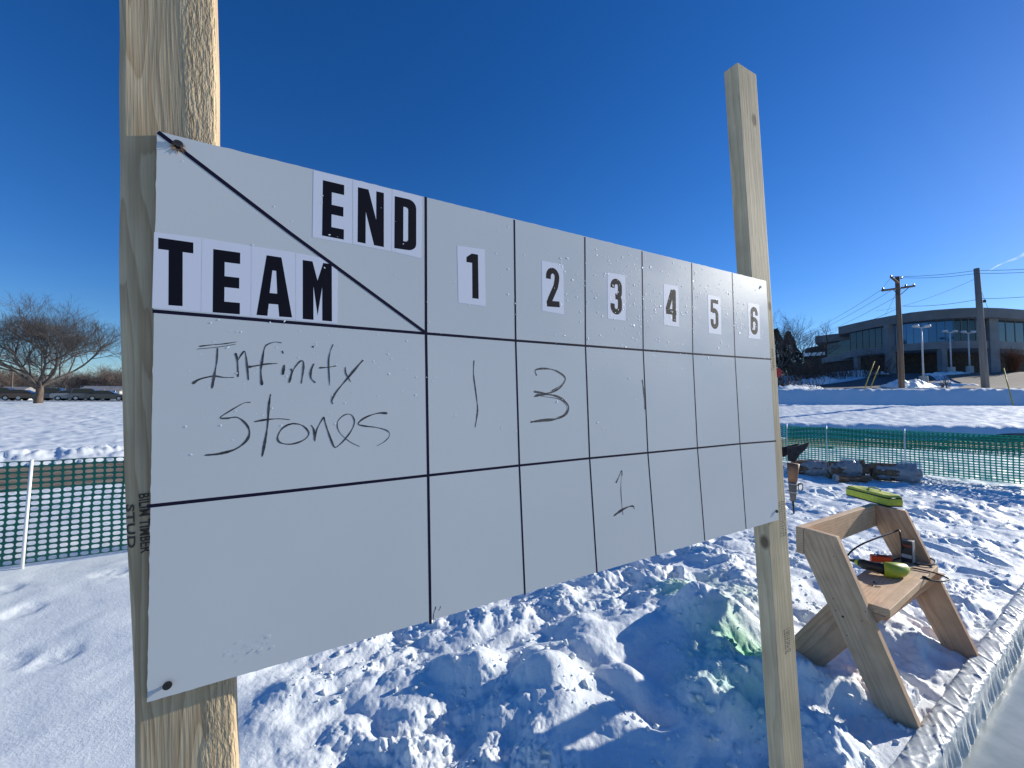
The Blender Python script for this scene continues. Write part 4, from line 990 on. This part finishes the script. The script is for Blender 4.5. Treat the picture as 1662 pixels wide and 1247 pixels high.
def tree(name, label, x, y, seed, H_, trunk_h, r0, spread, levels, group=None, sc_=1., **k):
    z = float(macro(np.array([x]), np.array([y]))[0])
    root = thing(name, label, 'tree', (x, y, z), group)
    t, c_ = grow(seed, H_, trunk_h, r0, spread, levels, **k)
    zs = max(v[2] for v in c_.V); f = H_/zs*sc_
    m_ = Matrix.Translation((x, y, z)) @ Matrix.Scale(f, 4)
    t.build('trunk', m_bark, root, m_, True); c_.build('crown', m_twig, root, m_, False)
    return root
tree('bare_tree', 'large spreading bare tree standing alone on the snowy field at left', (63-CX)/FPX*38, 38, 4, 10.4, 1.9, .30, (.5, 1.25), 6, up=.34, nlimb=7, kids=(4, 4), wig=.12)
gz = 'bare trees beside the office building'
tree('bare_tree', 'bare dark tree just right of the right post', (1266-CX)/FPX*52, 52, 12, 9.5, 1.2, .22, (.7, 1.3), 5, up=.4, nlimb=6, kids=(3, 4))
tree('bare_tree', 'smaller bare tree between the right post and the building', (1297-CX)/FPX*56, 56, 15, 7.4, 1.0, .18, (.6, 1.2), 5, up=.4, nlimb=6, kids=(3, 4))
bt = tree('bare_tree', 'bare treetop rising above the office roof, rightmost', (1650-CX)/FPX*88, 88, 22, 15.5, 4, .3, (.7, 1.3), 5, up=.5)
tree('bare_tree', 'bare treetop rising above the office roof, second from the right', (1618-CX)/FPX*90, 90, 23, 16.2, 4, .3, (.7, 1.3), 5, up=.5)
tree('bare_tree', 'small bare treetop above the office roof just left of the grey pole', (1580-CX)/FPX*92, 92, 24, 15.3, 4, .3, (.7, 1.3), 5, up=.5)
# far tree line (one mass)
m_far = noisy('far_twigs', (.10, .075, .06), (.19, .145, .12), .3, .95, 0)
protos = []
for sd_ in range(5):
    t, c_ = grow(40+sd_, 9, 1.5, .20, (.5, 1.3), 4, up=.35, nlimb=7, kids=(3, 5), wig=.22); t.add(c_.V, c_.F)
    Vv = np.array([tuple(v) for v in t.V]); Vv = Vv*(9/Vv[:, 2].max()); protos.append((Vv, t.F))
TV = []; TF = []; nb = 0
fr3 = np.random.RandomState(9)
for i in range(150):
    s = -1.9+i*.0165*1.55 if i < 150 else 0
    s = -1.75+2.6*(i/150)+fr3.randn()*.01
    D = 104+fr3.rand()*34; H_ = (.78+.5*fr3.rand())*(1.05 if s < -1.1 else 1.0)
    Vv, F_ = protos[i % 5]; a = fr3.rand()*6.28; ca, sa = math.cos(a), math.sin(a)
    W_ = Vv@np.array([[ca, sa, 0], [-sa, ca, 0], [0, 0, 1]])*H_*np.array([1.15, 1.15, 1])
    # lower limbs reach down so that the wood reads as one mass
    W_ = W_+np.array([s*D, D, float(macro(np.array([s*D]), np.array([D]))[0])])
    TV.append(W_); TF += [tuple(int(j)+nb for j in f) for f in F_]; nb += len(W_)
TV = np.vstack(TV)
o = mesh('far_woods', TV, TF, m_far); tag(o, 'brown leafless woods along the far edge of the park', 'woods', kind='stuff')
# undergrowth thicket in front of the woods
TV = []; TF = []
th = MB(); rs = random.Random(77)
for i in range(16000):
    s = rs.uniform(-1.8, .8); D = rs.uniform(98, 125); x = s*D; z = float(1.9); h_ = rs.random()**.8*5.6+.4
    p = Vector((x, D, z)); th_ = Vector((rs.gauss(0, .5), rs.gauss(0, .2), h_)); wd_ = .035
    b_ = len(TV); TV += [(p.x-wd_, p.y, p.z-.5), (p.x+wd_, p.y, p.z-.5), (p.x+th_.x, p.y+th_.y, p.z+th_.z)]; TF.append((b_, b_+1, b_+2))
o = mesh('thicket', TV, TF, m_far); tag(o, 'dense brown brush under the far trees', 'brush', kind='stuff')

# hedge behind the cars
m_hedge = noisy('dark_hedge', (.03, .025, .02), (.07, .055, .045), 3, .95, .5)
# ------------------------------------------------------------------ parked cars
m_glass = mat('car_glass', (.02, .025, .03), .08)
m_tyre = mat('tyre', (.015, .015, .015), .8)
m_rim = mat('wheel_rim', (.5, .5, .52), .3, .8)
def car(x, y, rz, colr, lab, suv):
    z = float(macro(np.array([x]), np.array([y]))[0])+.11
    root = thing('parked_car', lab, 'car', (x, y, z), 'cars parked along the far street')
    m_ = Matrix.Translation((x, y, z)) @ Matrix.Rotation(rz, 4, 'Z') @ Matrix.Rotation(math.pi/2, 4, 'X')
    paint = mat('car_paint', colr, .25); bsdf(paint).inputs['Coat Weight'].default_value = 1
    hh = 1.72 if suv else 1.45
    prof = [(-2.25, .32), (-2.28, .75), (-2.15, .95), (-1.2 if not suv else -2.0, 1.0), (-.0, 1.02), (1.0, .98), (2.0, .82), (2.25, .68), (2.25, .32), (1.75, .26), (-1.75, .26)]
    bevel(MB().prism(prof[::-1], -.88, .88).build('body', paint, root, m_), .07, 2)
    cab = [(-1.75 if not suv else -2.05, .98), (-1.2 if not suv else -1.85, hh-.04), (-.6, hh), (.25, hh-.02), (1.0, 1.0)]
    bevel(MB().prism(cab[::-1], -.72, .72).build('roof', paint, root, m_), .05, 2)
    win = [(x_*.93-.02, 1.0+(y_-.98)*.86) for x_, y_ in cab]
    for s_ in (-1, 1): MB().prism(win[::-1], *sorted((s_*.70, s_*.735))).build('window', m_glass, root, m_)
    for wx in (-1.4, 1.4):
        for s_ in (-1, 1):
            wh = MB().tube([(wx, .33, s_*.68), (wx, .33, s_*.89)], .33, 16).build('wheel', m_tyre, root, m_)
            MB().tube([(wx, .33, s_*.885), (wx, .33, s_*.90)], .2, 12).build('rim', m_rim, wh, m_)
    for s_ in (-.6, .6):
        MB().tube([(2.2, .66, s_), (2.27, .64, s_)], .09, 8).build('headlight', m_rim, root, m_)
cc = [((-.06), (.03, .035, .05), 'black car parked on the far street, seen right beside the left post', 0), (0, (.5, .5, .52), 'x', 0)]
specs = [(176, (.03, .035, .05), 'black sedan on the far street nearest the left post', False), (150, (.10, .11, .14), 'dark grey estate car second from the left post', True),
         (122, (.30, .31, .33), 'silver sedan between two dark cars on the far street', False), (96, (.03, .05, .10), 'navy sport utility car in the middle of the parked row', True),
         (40, (.07, .025, .025), 'dark maroon sedan left of the big tree trunk', False), (12, (.05, .05, .05), 'black sport utility car at the left edge of the photo', True)]
for i, (px, c_, lb, suv) in enumerate(specs):
    D = 62+.0*i; s = (px-CX)/FPX
    D = 60.5 + (s+.9)*(60.5-50)/.7*1.0
    D = float(np.interp(s, [-1.6, -.9], [48.5, 61])); car(s*D, D, math.radians(28), c_, lb, suv)

# low buildings and pole beyond the cars at left
m_beige = noisy('beige_siding', (.45, .42, .36), (.52, .49, .43), 1, .8, .1)
m_white = mat('white_siding', (.5, .5, .5), .7); m_dark = mat('dark_window', (.02, .025, .03), .2); m_roofg = noisy('grey_roof', (.22, .21, .20), (.32, .31, .30), 1, .8, .1)
def shed(px, D, w_, h_, lab, mt):
    s = (px-CX)/FPX; x = s*D; z = float(macro(np.array([x]), np.array([D]))[0])
    root = thing('park_building', lab, 'building', (x, D, z)); m_ = Matrix.Translation((x, D, z)) @ Matrix.Rotation(.3, 4, 'Z')
    MB().box((-w_/2, 0, -.3), (w_/2, 4, h_)).build('wall', mt, root, m_)
    MB().add([(-w_/2-.3, -.3, h_), (w_/2+.3, -.3, h_), (w_/2+.3, 4.3, h_), (-w_/2-.3, 4.3, h_), (-w_/2-.3, 2, h_+.9), (w_/2+.3, 2, h_+.9)], [(0, 1, 5, 4), (2, 3, 4, 5), (1, 2, 5), (3, 0, 4), (3, 2, 1, 0)]).build('roof', m_roofg, root, m_)
    for k in range(3):
        MB().box((-w_/2+w_*(k+.5)/3-.5, -.02, 1), (-w_/2+w_*(k+.5)/3+.5, -.002, 2)).build('window', m_dark, root, m_)
shed(162, 84, 6.5, 2.0, 'low beige building partly hidden behind the left post', m_beige)
shed(14, 80, 3.4, 1.7, 'small white shed beyond the street at the left edge', m_white)
def simple_pole(px, D, h_, name, lab, cat, mt, r_=.12):
    s = (px-CX)/FPX; x = s*D; z = float(macro(np.array([x]), np.array([D]))[0])
    o_ = MB().tube([(x, D, z-.3), (x, D, z+h_)], [r_, r_*.7], 8).build(name, mt, None, None, True); tag(o_, lab, cat)
simple_pole(19, 76, 6.2, 'wooden_pole', 'thin brown pole in front of the far woods at left', 'pole', m_pole)
# chain link backstop frame near x 140-185
def backstop():
    D = 74; s = (158-CX)/FPX; x = s*D; z = float(macro(np.array([x]), np.array([D]))[0])
    root = thing('chain_link_fence', 'grey chain link fence frame in front of the low beige building', 'fence', (x, D, z))
    for k in range(5):
        MB().tube([(x-3+k*1.6, D+k*.5, z), (x-3+k*1.6, D+k*.5, z+2.6)], .045, 6).build('fence_post', m_rim, root, None, True)
    for hh in (1.3, 2.6): MB().tube([(x-3, D, z+hh), (x+3.4, D+2, z+hh)], .03, 6).build('rail', m_rim, root, None, True)
backstop()

# ------------------------------------------------------------------ office building
def office():
    root_p = np.array([((1500-CX)/FPX)*60, 60, 5.8]); root = thing('office_building', 'long curved grey office building with ribbon windows over a dark ground floor', 'building', tuple(root_p))
    m_f = noisy('grey_fascia', (.13, .135, .135), (.165, .17, .17), .6, .75, .1)
    m_sp = noisy('grey_spandrel', (.16, .17, .175), (.20, .215, .22), .8, .75, .1)
    m_gl_sky = mat('sky_tinted_glass', (.07, .15, .24), .08); bsdf(m_gl_sky).inputs['Metallic'].default_value = .55  # blue base colour stands in for the reflected sky
    m_gl2 = mat('dark_window_glass', (.015, .03, .04), .05); bsdf(m_gl2).inputs['Specular IOR Level'].default_value = .9
    m_rec = noisy('dark_wall', (.03, .025, .022), (.07, .06, .05), 3, .9, .2)  # near-black tone of the ground floor and wing walls
    m_mul = mat('mullion', (.10, .12, .13), .5)
    def P_(px, D, out=0.): 
        s = (px-CX)/FPX; v = np.array([s*D, D]); n_ = np.array([-.35, -.94]); return v+n_*out
    F0 = [(1364, 69.5), (1388, 66.5), (1420, 63), (1452, 60.3), (1483, 58.2), (1520, 56.6), (1563, 55.4), (1600, 55.0), (1634, 55.3), (1680, 56.5), (1760, 60)]
    zr, zf, zg0, zg1, zs0 = 14.55, 13.25, 10.25, 13.0, 9.25
    front = [P_(*p) for p in F0]; back = [P_(p[0]+20, p[1]+16) for p in F0]
    def slab(name, fr, bk, z0, z1, mt, par=root):
        n_ = len(fr); V_ = [(x, y, z0) for x, y in fr]+[(x, y, z0) for x, y in bk]+[(x, y, z1) for x, y in fr]+[(x, y, z1) for x, y in bk]; F_ = []
        for i in range(n_-1):
            F_ += [(i, i+1, 2*n_+i+1, 2*n_+i), (n_+i+1, n_+i, 3*n_+i, 3*n_+i+1), (2*n_+i, 2*n_+i+1, 3*n_+i+1, 3*n_+i), (i+1, i, n_+i, n_+i+1)]
        F_ += [(0, 2*n_, 3*n_, n_), (n_-1, 2*n_-1, 4*n_-1, 3*n_-1)]
        return mesh(name, V_, F_, mt, par)
    slab('roof', front, back, zf, zr, m_f)
    g1 = F0[1:]
    gl = [P_(p[0], p[1], -1.3) for p in g1]; spf = [P_(p[0], p[1], -1.0) for p in g1]; spb = [P_(p[0], p[1], -5.5) for p in g1]
    slab('spandrel', spf, [P_(p[0], p[1], -5.0) for p in g1], zs0, zg0, m_sp)
    for i in range(len(gl)-1):
        a, b_ = gl[i], gl[i+1]; mt = m_gl2 if i in (0, 1, 5, 6, 7, 8) else m_gl_sky
        w_ = MB().add([(a[0], a[1], zg0), (b_[0], b_[1], zg0), (b_[0], b_[1], zf), (a[0], a[1], zf), (a[0], a[1]+.06, zg0), (b_[0], b_[1]+.06, zg0), (b_[0], b_[1]+.06, zf), (a[0], a[1]+.06, zf)],
            [(0, 1, 2, 3), (7, 6, 5, 4), (0, 4, 5, 1), (3, 2, 6, 7)]).build('window', mt, root)
        for k in range(3):
            t = k/3; q = a+(b_-a)*t; hw = .05 if mt is m_gl2 else .018
            MB().box((q[0]-hw, q[1]-.05, zg0), (q[0]+hw, q[1]-.005, zf)).build('mullion', m_mul, w_)
    # columns
    for px, D, wd in ((1400, 65.6, .55), (1456, 59.9, 1.0), (1543, 56.1, .7), (1627, 55.1, 1.25)):
        a = P_(px, D, -.9); zb = float(macro(np.array([a[0]]), np.array([a[1]]))[0])
        MB().box((a[0]-wd/2, a[1]-.02, zb-.5), (a[0]+wd/2, a[1]+.7, zs0 if px in (1400, 1543) else zf)).build('column', m_sp, root)
    # recessed ground floor
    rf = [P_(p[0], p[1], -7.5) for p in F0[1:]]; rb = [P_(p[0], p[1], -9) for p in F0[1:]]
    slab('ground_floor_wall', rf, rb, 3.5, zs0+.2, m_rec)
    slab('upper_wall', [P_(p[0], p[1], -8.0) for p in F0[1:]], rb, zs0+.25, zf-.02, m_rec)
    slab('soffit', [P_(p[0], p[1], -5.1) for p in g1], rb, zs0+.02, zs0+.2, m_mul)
    # lower left wing
    W0 = [(1326, 75), (1347, 73), (1392, 70)]
    slab('wing_roof', [P_(*p) for p in W0], [P_(p[0]+12, p[1]+12) for p in W0], 12.6, 13.85, m_f)
    Wg = [(1348, 73.5), (1370, 71), (1391, 69)]
    gq = [P_(*p, -1) for p in Wg]
    for i in range(2):
        a, b_ = gq[i], gq[i+1]
        MB().box((0, 0, 0), (np.linalg.norm(b_-a), .08, 2.5), Matrix.Translation((a[0], a[1], 10.1)) @ Matrix.Rotation(math.atan2(b_[1]-a[1], b_[0]-a[0]), 4, 'Z')).build('window', m_gl2, root)
    slab('wing_spandrel', [P_(*p, -.8) for p in Wg], [P_(*p, -4) for p in Wg], 9.1, 10.1, m_sp)
    slab('wing_wall', [P_(*p, -4.5) for p in [(1330, 76)]+Wg[1:]], [P_(*p, -8) for p in [(1330, 76)]+Wg[1:]], 3.5, 12.58, m_rec)
    # far low wing under snow
    Wl = [(1306, 80), (1350, 77)]
    slab('low_wing', [P_(*p) for p in Wl], [P_(p[0]+4, p[1]+10) for p in Wl], 3.5, 10.7, m_rec)
    slab('low_wing_roof', [P_(p[0]-3, p[1]-.5) for p in Wl], [P_(p[0]+4, p[1]+10.5) for p in Wl], 10.7, 11.3, m_snow)
    # roof plant
    slab('roof_unit', [P_(1500, 62), P_(1580, 60)], [P_(1500, 66), P_(1580, 64)], zr, zr+.55, m_f)
office()

# ------------------------------------------------------------------ utility poles, wires, lamps
def gz_(x, y): return float(macro(np.array([x]), np.array([y]))[0])
D1 = 37.; x1 = (1463-CX)/FPX*D1; D2 = 33.5; x2 = (1599-CX)/FPX*D2
def wz(px, py, D): return at_y(px, py, D)
top1 = wz(1456.5, 449.5, D1); top2 = wz(1585, 436, D2)
def upole(base_px, top, D, mt, r0, lab):
    bx = (base_px-CX)/FPX*D; z = gz_(bx, D); root = thing('utility_pole', lab, 'utility pole', (bx, D, z), 'utility poles')
    MB().tube([(bx, D, z-.5), tuple(np.array([bx, D, z])*.5+np.array(top)*.5), tuple(top)], [r0, r0*.86, r0*.72], 14).build('pole', mt, root, None, True)
    return root
u1 = upole(1464, top1, D1, m_pole, .235, 'brown utility pole with a crossarm in front of the office building')
f1 = lambda px, py, dD=0.: tuple(wz(px, py, D1+dD))
MB().tube([f1(1432, 472, -.6), f1(1484, 464.5, .6)], .10, 6).build('crossarm', m_pole, u1)
MB().tube([f1(1447, 450.5, -.5), f1(1458, 460, -.25)], .10, 6).build('bracket', m_pole, u1)
m_ins = mat('porcelain', (.12, .12, .13), .4)
for px, py in ((1433, 469), (1446, 449), (1470, 464), (1483, 463), (1463, 451)):
    MB().tube([f1(px, py+1.5, -.3), f1(px, py-2, -.3)], [.09, .05], 8).build('insulator', m_ins, u1, None, True)
for a, b_ in (((1449, 470), (1458, 478)), ((1476, 466), (1462, 478))): MB().tube([f1(*a), f1(*b_, -.25)], .03, 5).build('brace', m_hole, u1)
u2 = upole(1600.5, top2, D2, m_pole2, .25, 'weathered grey utility pole without crossarm, right of the crossarm pole')
MB().tube([tuple(wz(1598, 487, D2-.3)), tuple(wz(1598, 491, D2-.3))], .09, 8).build('clamp', m_hole, u2)
def wire(a, b_, sag, lab, r_=.016):
    a = np.array(a); b_ = np.array(b_); pts = [tuple(a+(b_-a)*t-np.array([0, 0, sag*4*t*(1-t)])) for t in np.linspace(0, 1, 17)]
    o_ = MB().tube(pts, r_, 4).build('power_line', m_wire, None, None, True); tag(o_, lab, 'wire', 'power lines'); return o_
W = lambda px, py, D: wz(px, py, D)
wire(W(1447, 449, D1-.3), W(1585, 439, D2), .15, 'uppermost wire between the two utility poles')
wire(W(1463, 451, D1), W(1585, 444, D2), .15, 'second wire from the top between the two utility poles')
wire(W(1585, 439, D2), W(1800, 423, 28), .2, 'uppermost wire leaving the grey pole to the right')
wire(W(1585, 444, D2), W(1800, 428, 28), .2, 'second wire from the top leaving the grey pole to the right')
wire(W(1466, 497, D1), W(1592, 485, D2), .2, 'lower thick wire between the two poles')
wire(W(1592, 485, D2), W(1800, 465, 28), .2, 'lower thick wire leaving the grey pole to the right')
wire(W(1433, 469, D1-.6), W(1240, 560, 90), 1.2, 'highest of the three wires running left from the crossarm')
wire(W(1446, 472, D1-.2), W(1240, 562, 90), 1.2, 'middle wire running left from the crossarm')
wire(W(1458, 480, D1), W(1240, 566, 90), 1.2, 'lowest of the three wires running left from the crossarm')
wire(W(1455, 502, D1), W(1240, 575, 90), .8, 'single lower wire running left behind the building wing')
wire(W(1447, 451, D1-.3), W(1432, 470, D1-.6), -.1, 'short jumper wire down to the crossarm end', .012)
wire(W(1587, 451, D2), W(1420, 505, 60), .5, 'thin slanting wire from the grey pole over the roof', .012)
wire(W(1458, 466, D1), W(1436, 512, 52), .2, 'steep thin stay wire left of the crossarm pole', .012)
wire(W(1590, 465, D2), W(1603, 500, D2-.5), .0, 'short stay wire by the top of the grey pole', .012)
m_yel = mat('yellow_guard', (.55, .38, .05), .5)
def guard(a, b_, top, lab):
    o_ = MB().tube([tuple(a), tuple(b_)], .036, 8).build('guy_wire_guard', m_yel, None, None, True); tag(o_, lab, 'guy guard', 'yellow guy wire guards')
def gpt(px, D): x = (px-CX)/FPX*D; return np.array([x, D, gz_(x, D)])
D3 = 35.8
guard(gpt(1403, D3), wz(1419, 587, D3+.3), None, 'yellow guy wire guard left of the crossarm pole, the left one of a leaning pair')
guard(gpt(1412, D3+.2), wz(1427, 594, D3+.5), None, 'yellow guy wire guard nearer the crossarm pole, fainter of the leaning pair')
guard(gpt(1644, 29.5), wz(1629, 598, 31), None, 'yellow guy wire guard leaning at the right edge of the photo')
def lamp(px, D, ytop, lab, hb=True):
    x = (px-CX)/FPX*D; z = gz_(x, D); zt_ = wz(px, ytop, D)[2]; root = thing('lamp_post', lab, 'lamp post', (x, D, z), 'twin headed parking lot lamps')
    m_p = mat('white_pole_paint', (.62, .62, .60), .5)
    MB().tube([(x, D, z-.2), (x, D, z+.9)], [.38, .36], 16).build('base', m_conc, root)
    MB().tube([(x, D, z+.9), (x, D, zt_)], [.09, .06], 10).build('pole', m_p, root, None, True)
    MB().tube([(x-.55, D, zt_-.02), (x, D, zt_-.10), (x+.55, D, zt_-.02)], .045, 8).build('arm', m_p, root, None, True)
    for s_ in (-1, 1):
        MB().tube([(x+s_*.62, D, zt_+.24), (x+s_*.62, D, zt_+.22), (x+s_*.62, D, zt_+.05), (x+s_*.62, D, zt_-.06)], [.10, .24, .32, .22], 14).build('lamp_head', m_p, root, None, True)
lamp(1500, 43.5, 531, 'twin headed white lamp post on a concrete base, the nearest and tallest')
lamp(1546, 52.5, 539, 'twin headed lamp post in the middle, in front of the blue windows')
lamp(1576, 54.0, 540, 'twin headed lamp post just left of the grey utility pole')
# small sign on the island, shrubs, stop sign
def sign():
    D = 30; x = (1262.5-CX)/FPX*D; zc = wz(1262.5, 605, D)[2]; z = gz_(x, D)
    root = thing('road_sign', 'red octagonal sign peeking out beside the right post', 'sign', (x, D, z)); m_r = mat('sign_red', (.42, .03, .03), .5)
    oc = [(.36*math.cos(math.pi/8+k*math.pi/4), .36*math.sin(math.pi/8+k*math.pi/4)) for k in range(8)]
    m_ = frame((x, D, zc), (1, 0, 0), (0, 0, 1), (0, -1, 0))
    MB().prism(oc, 0, .004).build('sign_plate', m_r, root, m_); MB().tube([(x, D+.04, z-.2), (x, D+.04, zc+.4)], .03, 6).build('sign_post', m_rim, root)
sign()
def shrub(px, D, h_, r_, n_, seed, lab, mt, spread=.5):
    x = (px-CX)/FPX*D; z = gz_(x, D); rs = random.Random(seed); m_ = MB()
    for i in range(n_):
        a = rs.random()*6.28; l = rs.uniform(.6, 1.)*h_; d = Vector((math.cos(a)*spread*rs.random(), math.sin(a)*spread*rs.random(), 1)).normalized()
        p = Vector((x+rs.gauss(0, r_*.3), D+rs.gauss(0, r_*.3), z-.05)); pts = [p]
        for k in range(4): d = (d+Vector((rs.gauss(0, .15), rs.gauss(0, .15), 0))).normalized(); p = p+d*l/4; pts.append(p)
        m_.tube(pts, [.022, .018, .014, .01, .005], 3, False)
        for k in range(5):
            q = pts[rs.randint(1, 4)]; e_ = (d+Vector((rs.gauss(0, .6), rs.gauss(0, .6), rs.gauss(0, .3)))).normalized(); m_.tube([q, q+e_*l*.3], [.010, .004], 3, False)
    o_ = m_.build('shrub', mt, None, None); tag(o_, lab, 'shrub', 'leafless shrubs'); return o_
m_br = noisy('brown_shrub', (.06, .04, .03), (.12, .085, .06), 3, .9, 0)
shrub(1262, 44, 1.5, 3, 90, 1, 'dark low shrub in the snow right of the sign', m_br)
shrub(1290, 42, 1.3, 4, 110, 2, 'dark shrub clump on the snowbank left of the driveway', m_br)
shrub(1310, 49, 2.6, 3, 140, 3, 'tall brown shrub against the dark low wing', m_br)
shrub(1335, 52, 2.2, 4, 140, 4, 'brown shrub bed under the wing windows', m_br)
shrub(1370, 54, 1.6, 4, 120, 5, 'low reddish shrub bed left of the concrete columns', m_br)
shrub(1422, 52, 3.6, 2.4, 90, 6, 'thin leafless sapling left of the crossarm pole', m_br, .35)
shrub(1534, 40.5, 1.2, .6, 24, 7, 'small dark shrub on the island right of the nearest lamp', m_br)
shrub(1645, 51, 2.9, .5, 160, 8, 'rust brown upright shrub right of the white column', noisy('rust_shrub', (.14, .05, .025), (.24, .09, .04), 3, .9, 0), .10)
# evergreen behind the bare trees at right
def evergreen(px, D, h_, seed, lab):
    x = (px-CX)/FPX*D; z = gz_(x, D); root = thing('evergreen_tree', lab, 'tree', (x, D, z)); rs = random.Random(seed)
    MB().tube([(x, D, z-.3), (x, D, z+h_)], [.2, .03], 8).build('trunk', m_bark, root)
    V_ = []; F_ = []
    for i in range(5200):
        t = rs.random()**.7; a = rs.random()*6.28; R_ = (1-t)*h_*.36*(.55+.5*rs.random()**.5)*(1+.25*math.sin(a*3+t*20)); p = Vector((x+math.cos(a)*R_, D+math.sin(a)*R_, z+.3+t*(h_-.3)-R_*.25))
        d = Vector((math.cos(a), math.sin(a), -.25+rs.gauss(0, .2)))*rs.uniform(.15, .4); e_ = Vector((rs.gauss(0, 1), rs.gauss(0, 1), rs.gauss(0, 1))).normalized()*.10
        b_ = len(V_); V_ += [p-e_, p+e_, p+d]; F_.append((b_, b_+1, b_+2))
    mesh('foliage', V_, F_, noisy('needles', (.02, .035, .02), (.045, .065, .04), 1.5, .9, 0), root)
evergreen(1282, 60, 6.4, 5, 'dark evergreen behind the bare trees right of the post')
evergreen(1262, 62, 7.0, 6, 'dark evergreen partly hidden by the right post')
# ploughed snow heaps on the island and along the driveway
def heap(pts, w_, h_, lab, seed):
    pts = [np.array([(px-CX)/FPX*D, D]) for px, D in pts]; C_ = np.array(catmull(pts, 14)); n_ = len(C_); d = np.gradient(C_, axis=0); nn = np.stack([-d[:, 1], d[:, 0]], 1); nn /= np.linalg.norm(nn, axis=1)[:, None]
    m2 = 17; q = np.linspace(-1, 1, m2); G = C_[:, None, :]+nn[:, None, :]*q[None, :, None]*w_
    x = G[..., 0]; y = G[..., 1]; en = np.sin(np.linspace(0, np.pi, n_))**.4
    z = macro(x, y)+(1-q[None, :]**2)*en[:, None]*h_*(.55+.9*billow(x/.8, y/.8, 3, seed))-.06
    V_ = np.stack([x.ravel(), y.ravel(), z.ravel()], 1); i = (np.arange(n_-1)[:, None]*m2+np.arange(m2-1)[None, :]).ravel()
    o_ = npmesh('snow_heap', V_, np.stack([i, i+m2, i+m2+1, i+1], 1), m_snow); tag(o_, lab, 'snow heap', 'ploughed snow heaps')
heap([(1440, 41), (1475, 41.5), (1500, 42.5)], 1.2, .9, 'ploughed snow heap behind the crossarm pole', 1.)
heap([(1505, 43), (1540, 42), (1595, 40)], .8, .4, 'low snow ridge along the back of the island', 2.)
heap([(1500, 52), (1530, 51), (1575, 52)], 1., .5, 'snow ridge in the shade before the dark ground floor', 3.)
heap([(1340, 57), (1390, 56), (1440, 55.5)], 1.2, .8, 'snowbank along the foot of the building left of the pole', 4.)
heap([(1270, 44), (1310, 47), (1345, 52)], 1.3, .8, 'snowbank on the far side of the driveway', 5.)
heap([(1262, 38.5), (1300, 40.5), (1330, 41.5)], 1.0, .7, 'snowbank on the near left side of the driveway', 6.)
# contrail: a long thin cloud high up
def contrail():
    D = 2400.; a = at_y(1604, 441, D); b_ = at_y(1700, 392, D); m_ = mat('contrail_ice', (.95, .96, 1), 1.); B_ = bsdf(m_)
    tc = N(m_, 'ShaderNodeTexCoord'); n_ = N(m_, 'ShaderNodeTexNoise'); n_.inputs['Scale'].default_value = .02; n_.inputs['Detail'].default_value = 5; L(m_, tc.outputs['Object'], n_.inputs[0])
    lw = N(m_, 'ShaderNodeLayerWeight'); lw.inputs['Blend'].default_value = .3
    i_ = N(m_, 'ShaderNodeMath', operation='SUBTRACT'); i_.inputs[0].default_value = 1; L(m_, lw.outputs['Facing'], i_.inputs[1])
    mu = N(m_, 'ShaderNodeMath', operation='MULTIPLY'); L(m_, i_.outputs[0], mu.inputs[0])
    mr = N(m_, 'ShaderNodeMapRange'); mr.inputs[1].default_value = .35; mr.inputs[2].default_value = .65; mr.inputs[3].default_value = .02; mr.inputs[4].default_value = .30; L(m_, n_.outputs[0], mr.inputs[0]); L(m_, mr.outputs[0], mu.inputs[1])
    tr = N(m_, 'ShaderNodeBsdfTransparent'); tl = N(m_, 'ShaderNodeBsdfTranslucent'); df = N(m_, 'ShaderNodeBsdfDiffuse'); ad = N(m_, 'ShaderNodeAddShader'); mx = N(m_, 'ShaderNodeMixShader')
    tl.inputs[0].default_value = (1, 1, 1, 1); df.inputs[0].default_value = (.9, .9, .9, 1); L(m_, tl.outputs[0], ad.inputs[0]); L(m_, df.outputs[0], ad.inputs[1])
    L(m_, mu.outputs[0], mx.inputs[0]); L(m_, tr.outputs[0], mx.inputs[1]); L(m_, ad.outputs[0], mx.inputs[2]); L(m_, mx.outputs[0], m_.node_tree.nodes['Material Output'].inputs[0])
    pts = [tuple(a+(b_-a)*t+np.array([0, 0, 6*math.sin(t*9)])) for t in np.linspace(0, 1, 24)]
    o_ = MB().tube(pts, [3+13*t for t in np.linspace(0, 1, 24)], 20).build('cloud', m_, None, None, True); tag(o_, 'faint white contrail in the sky at the upper right', kind='structure')
contrail()
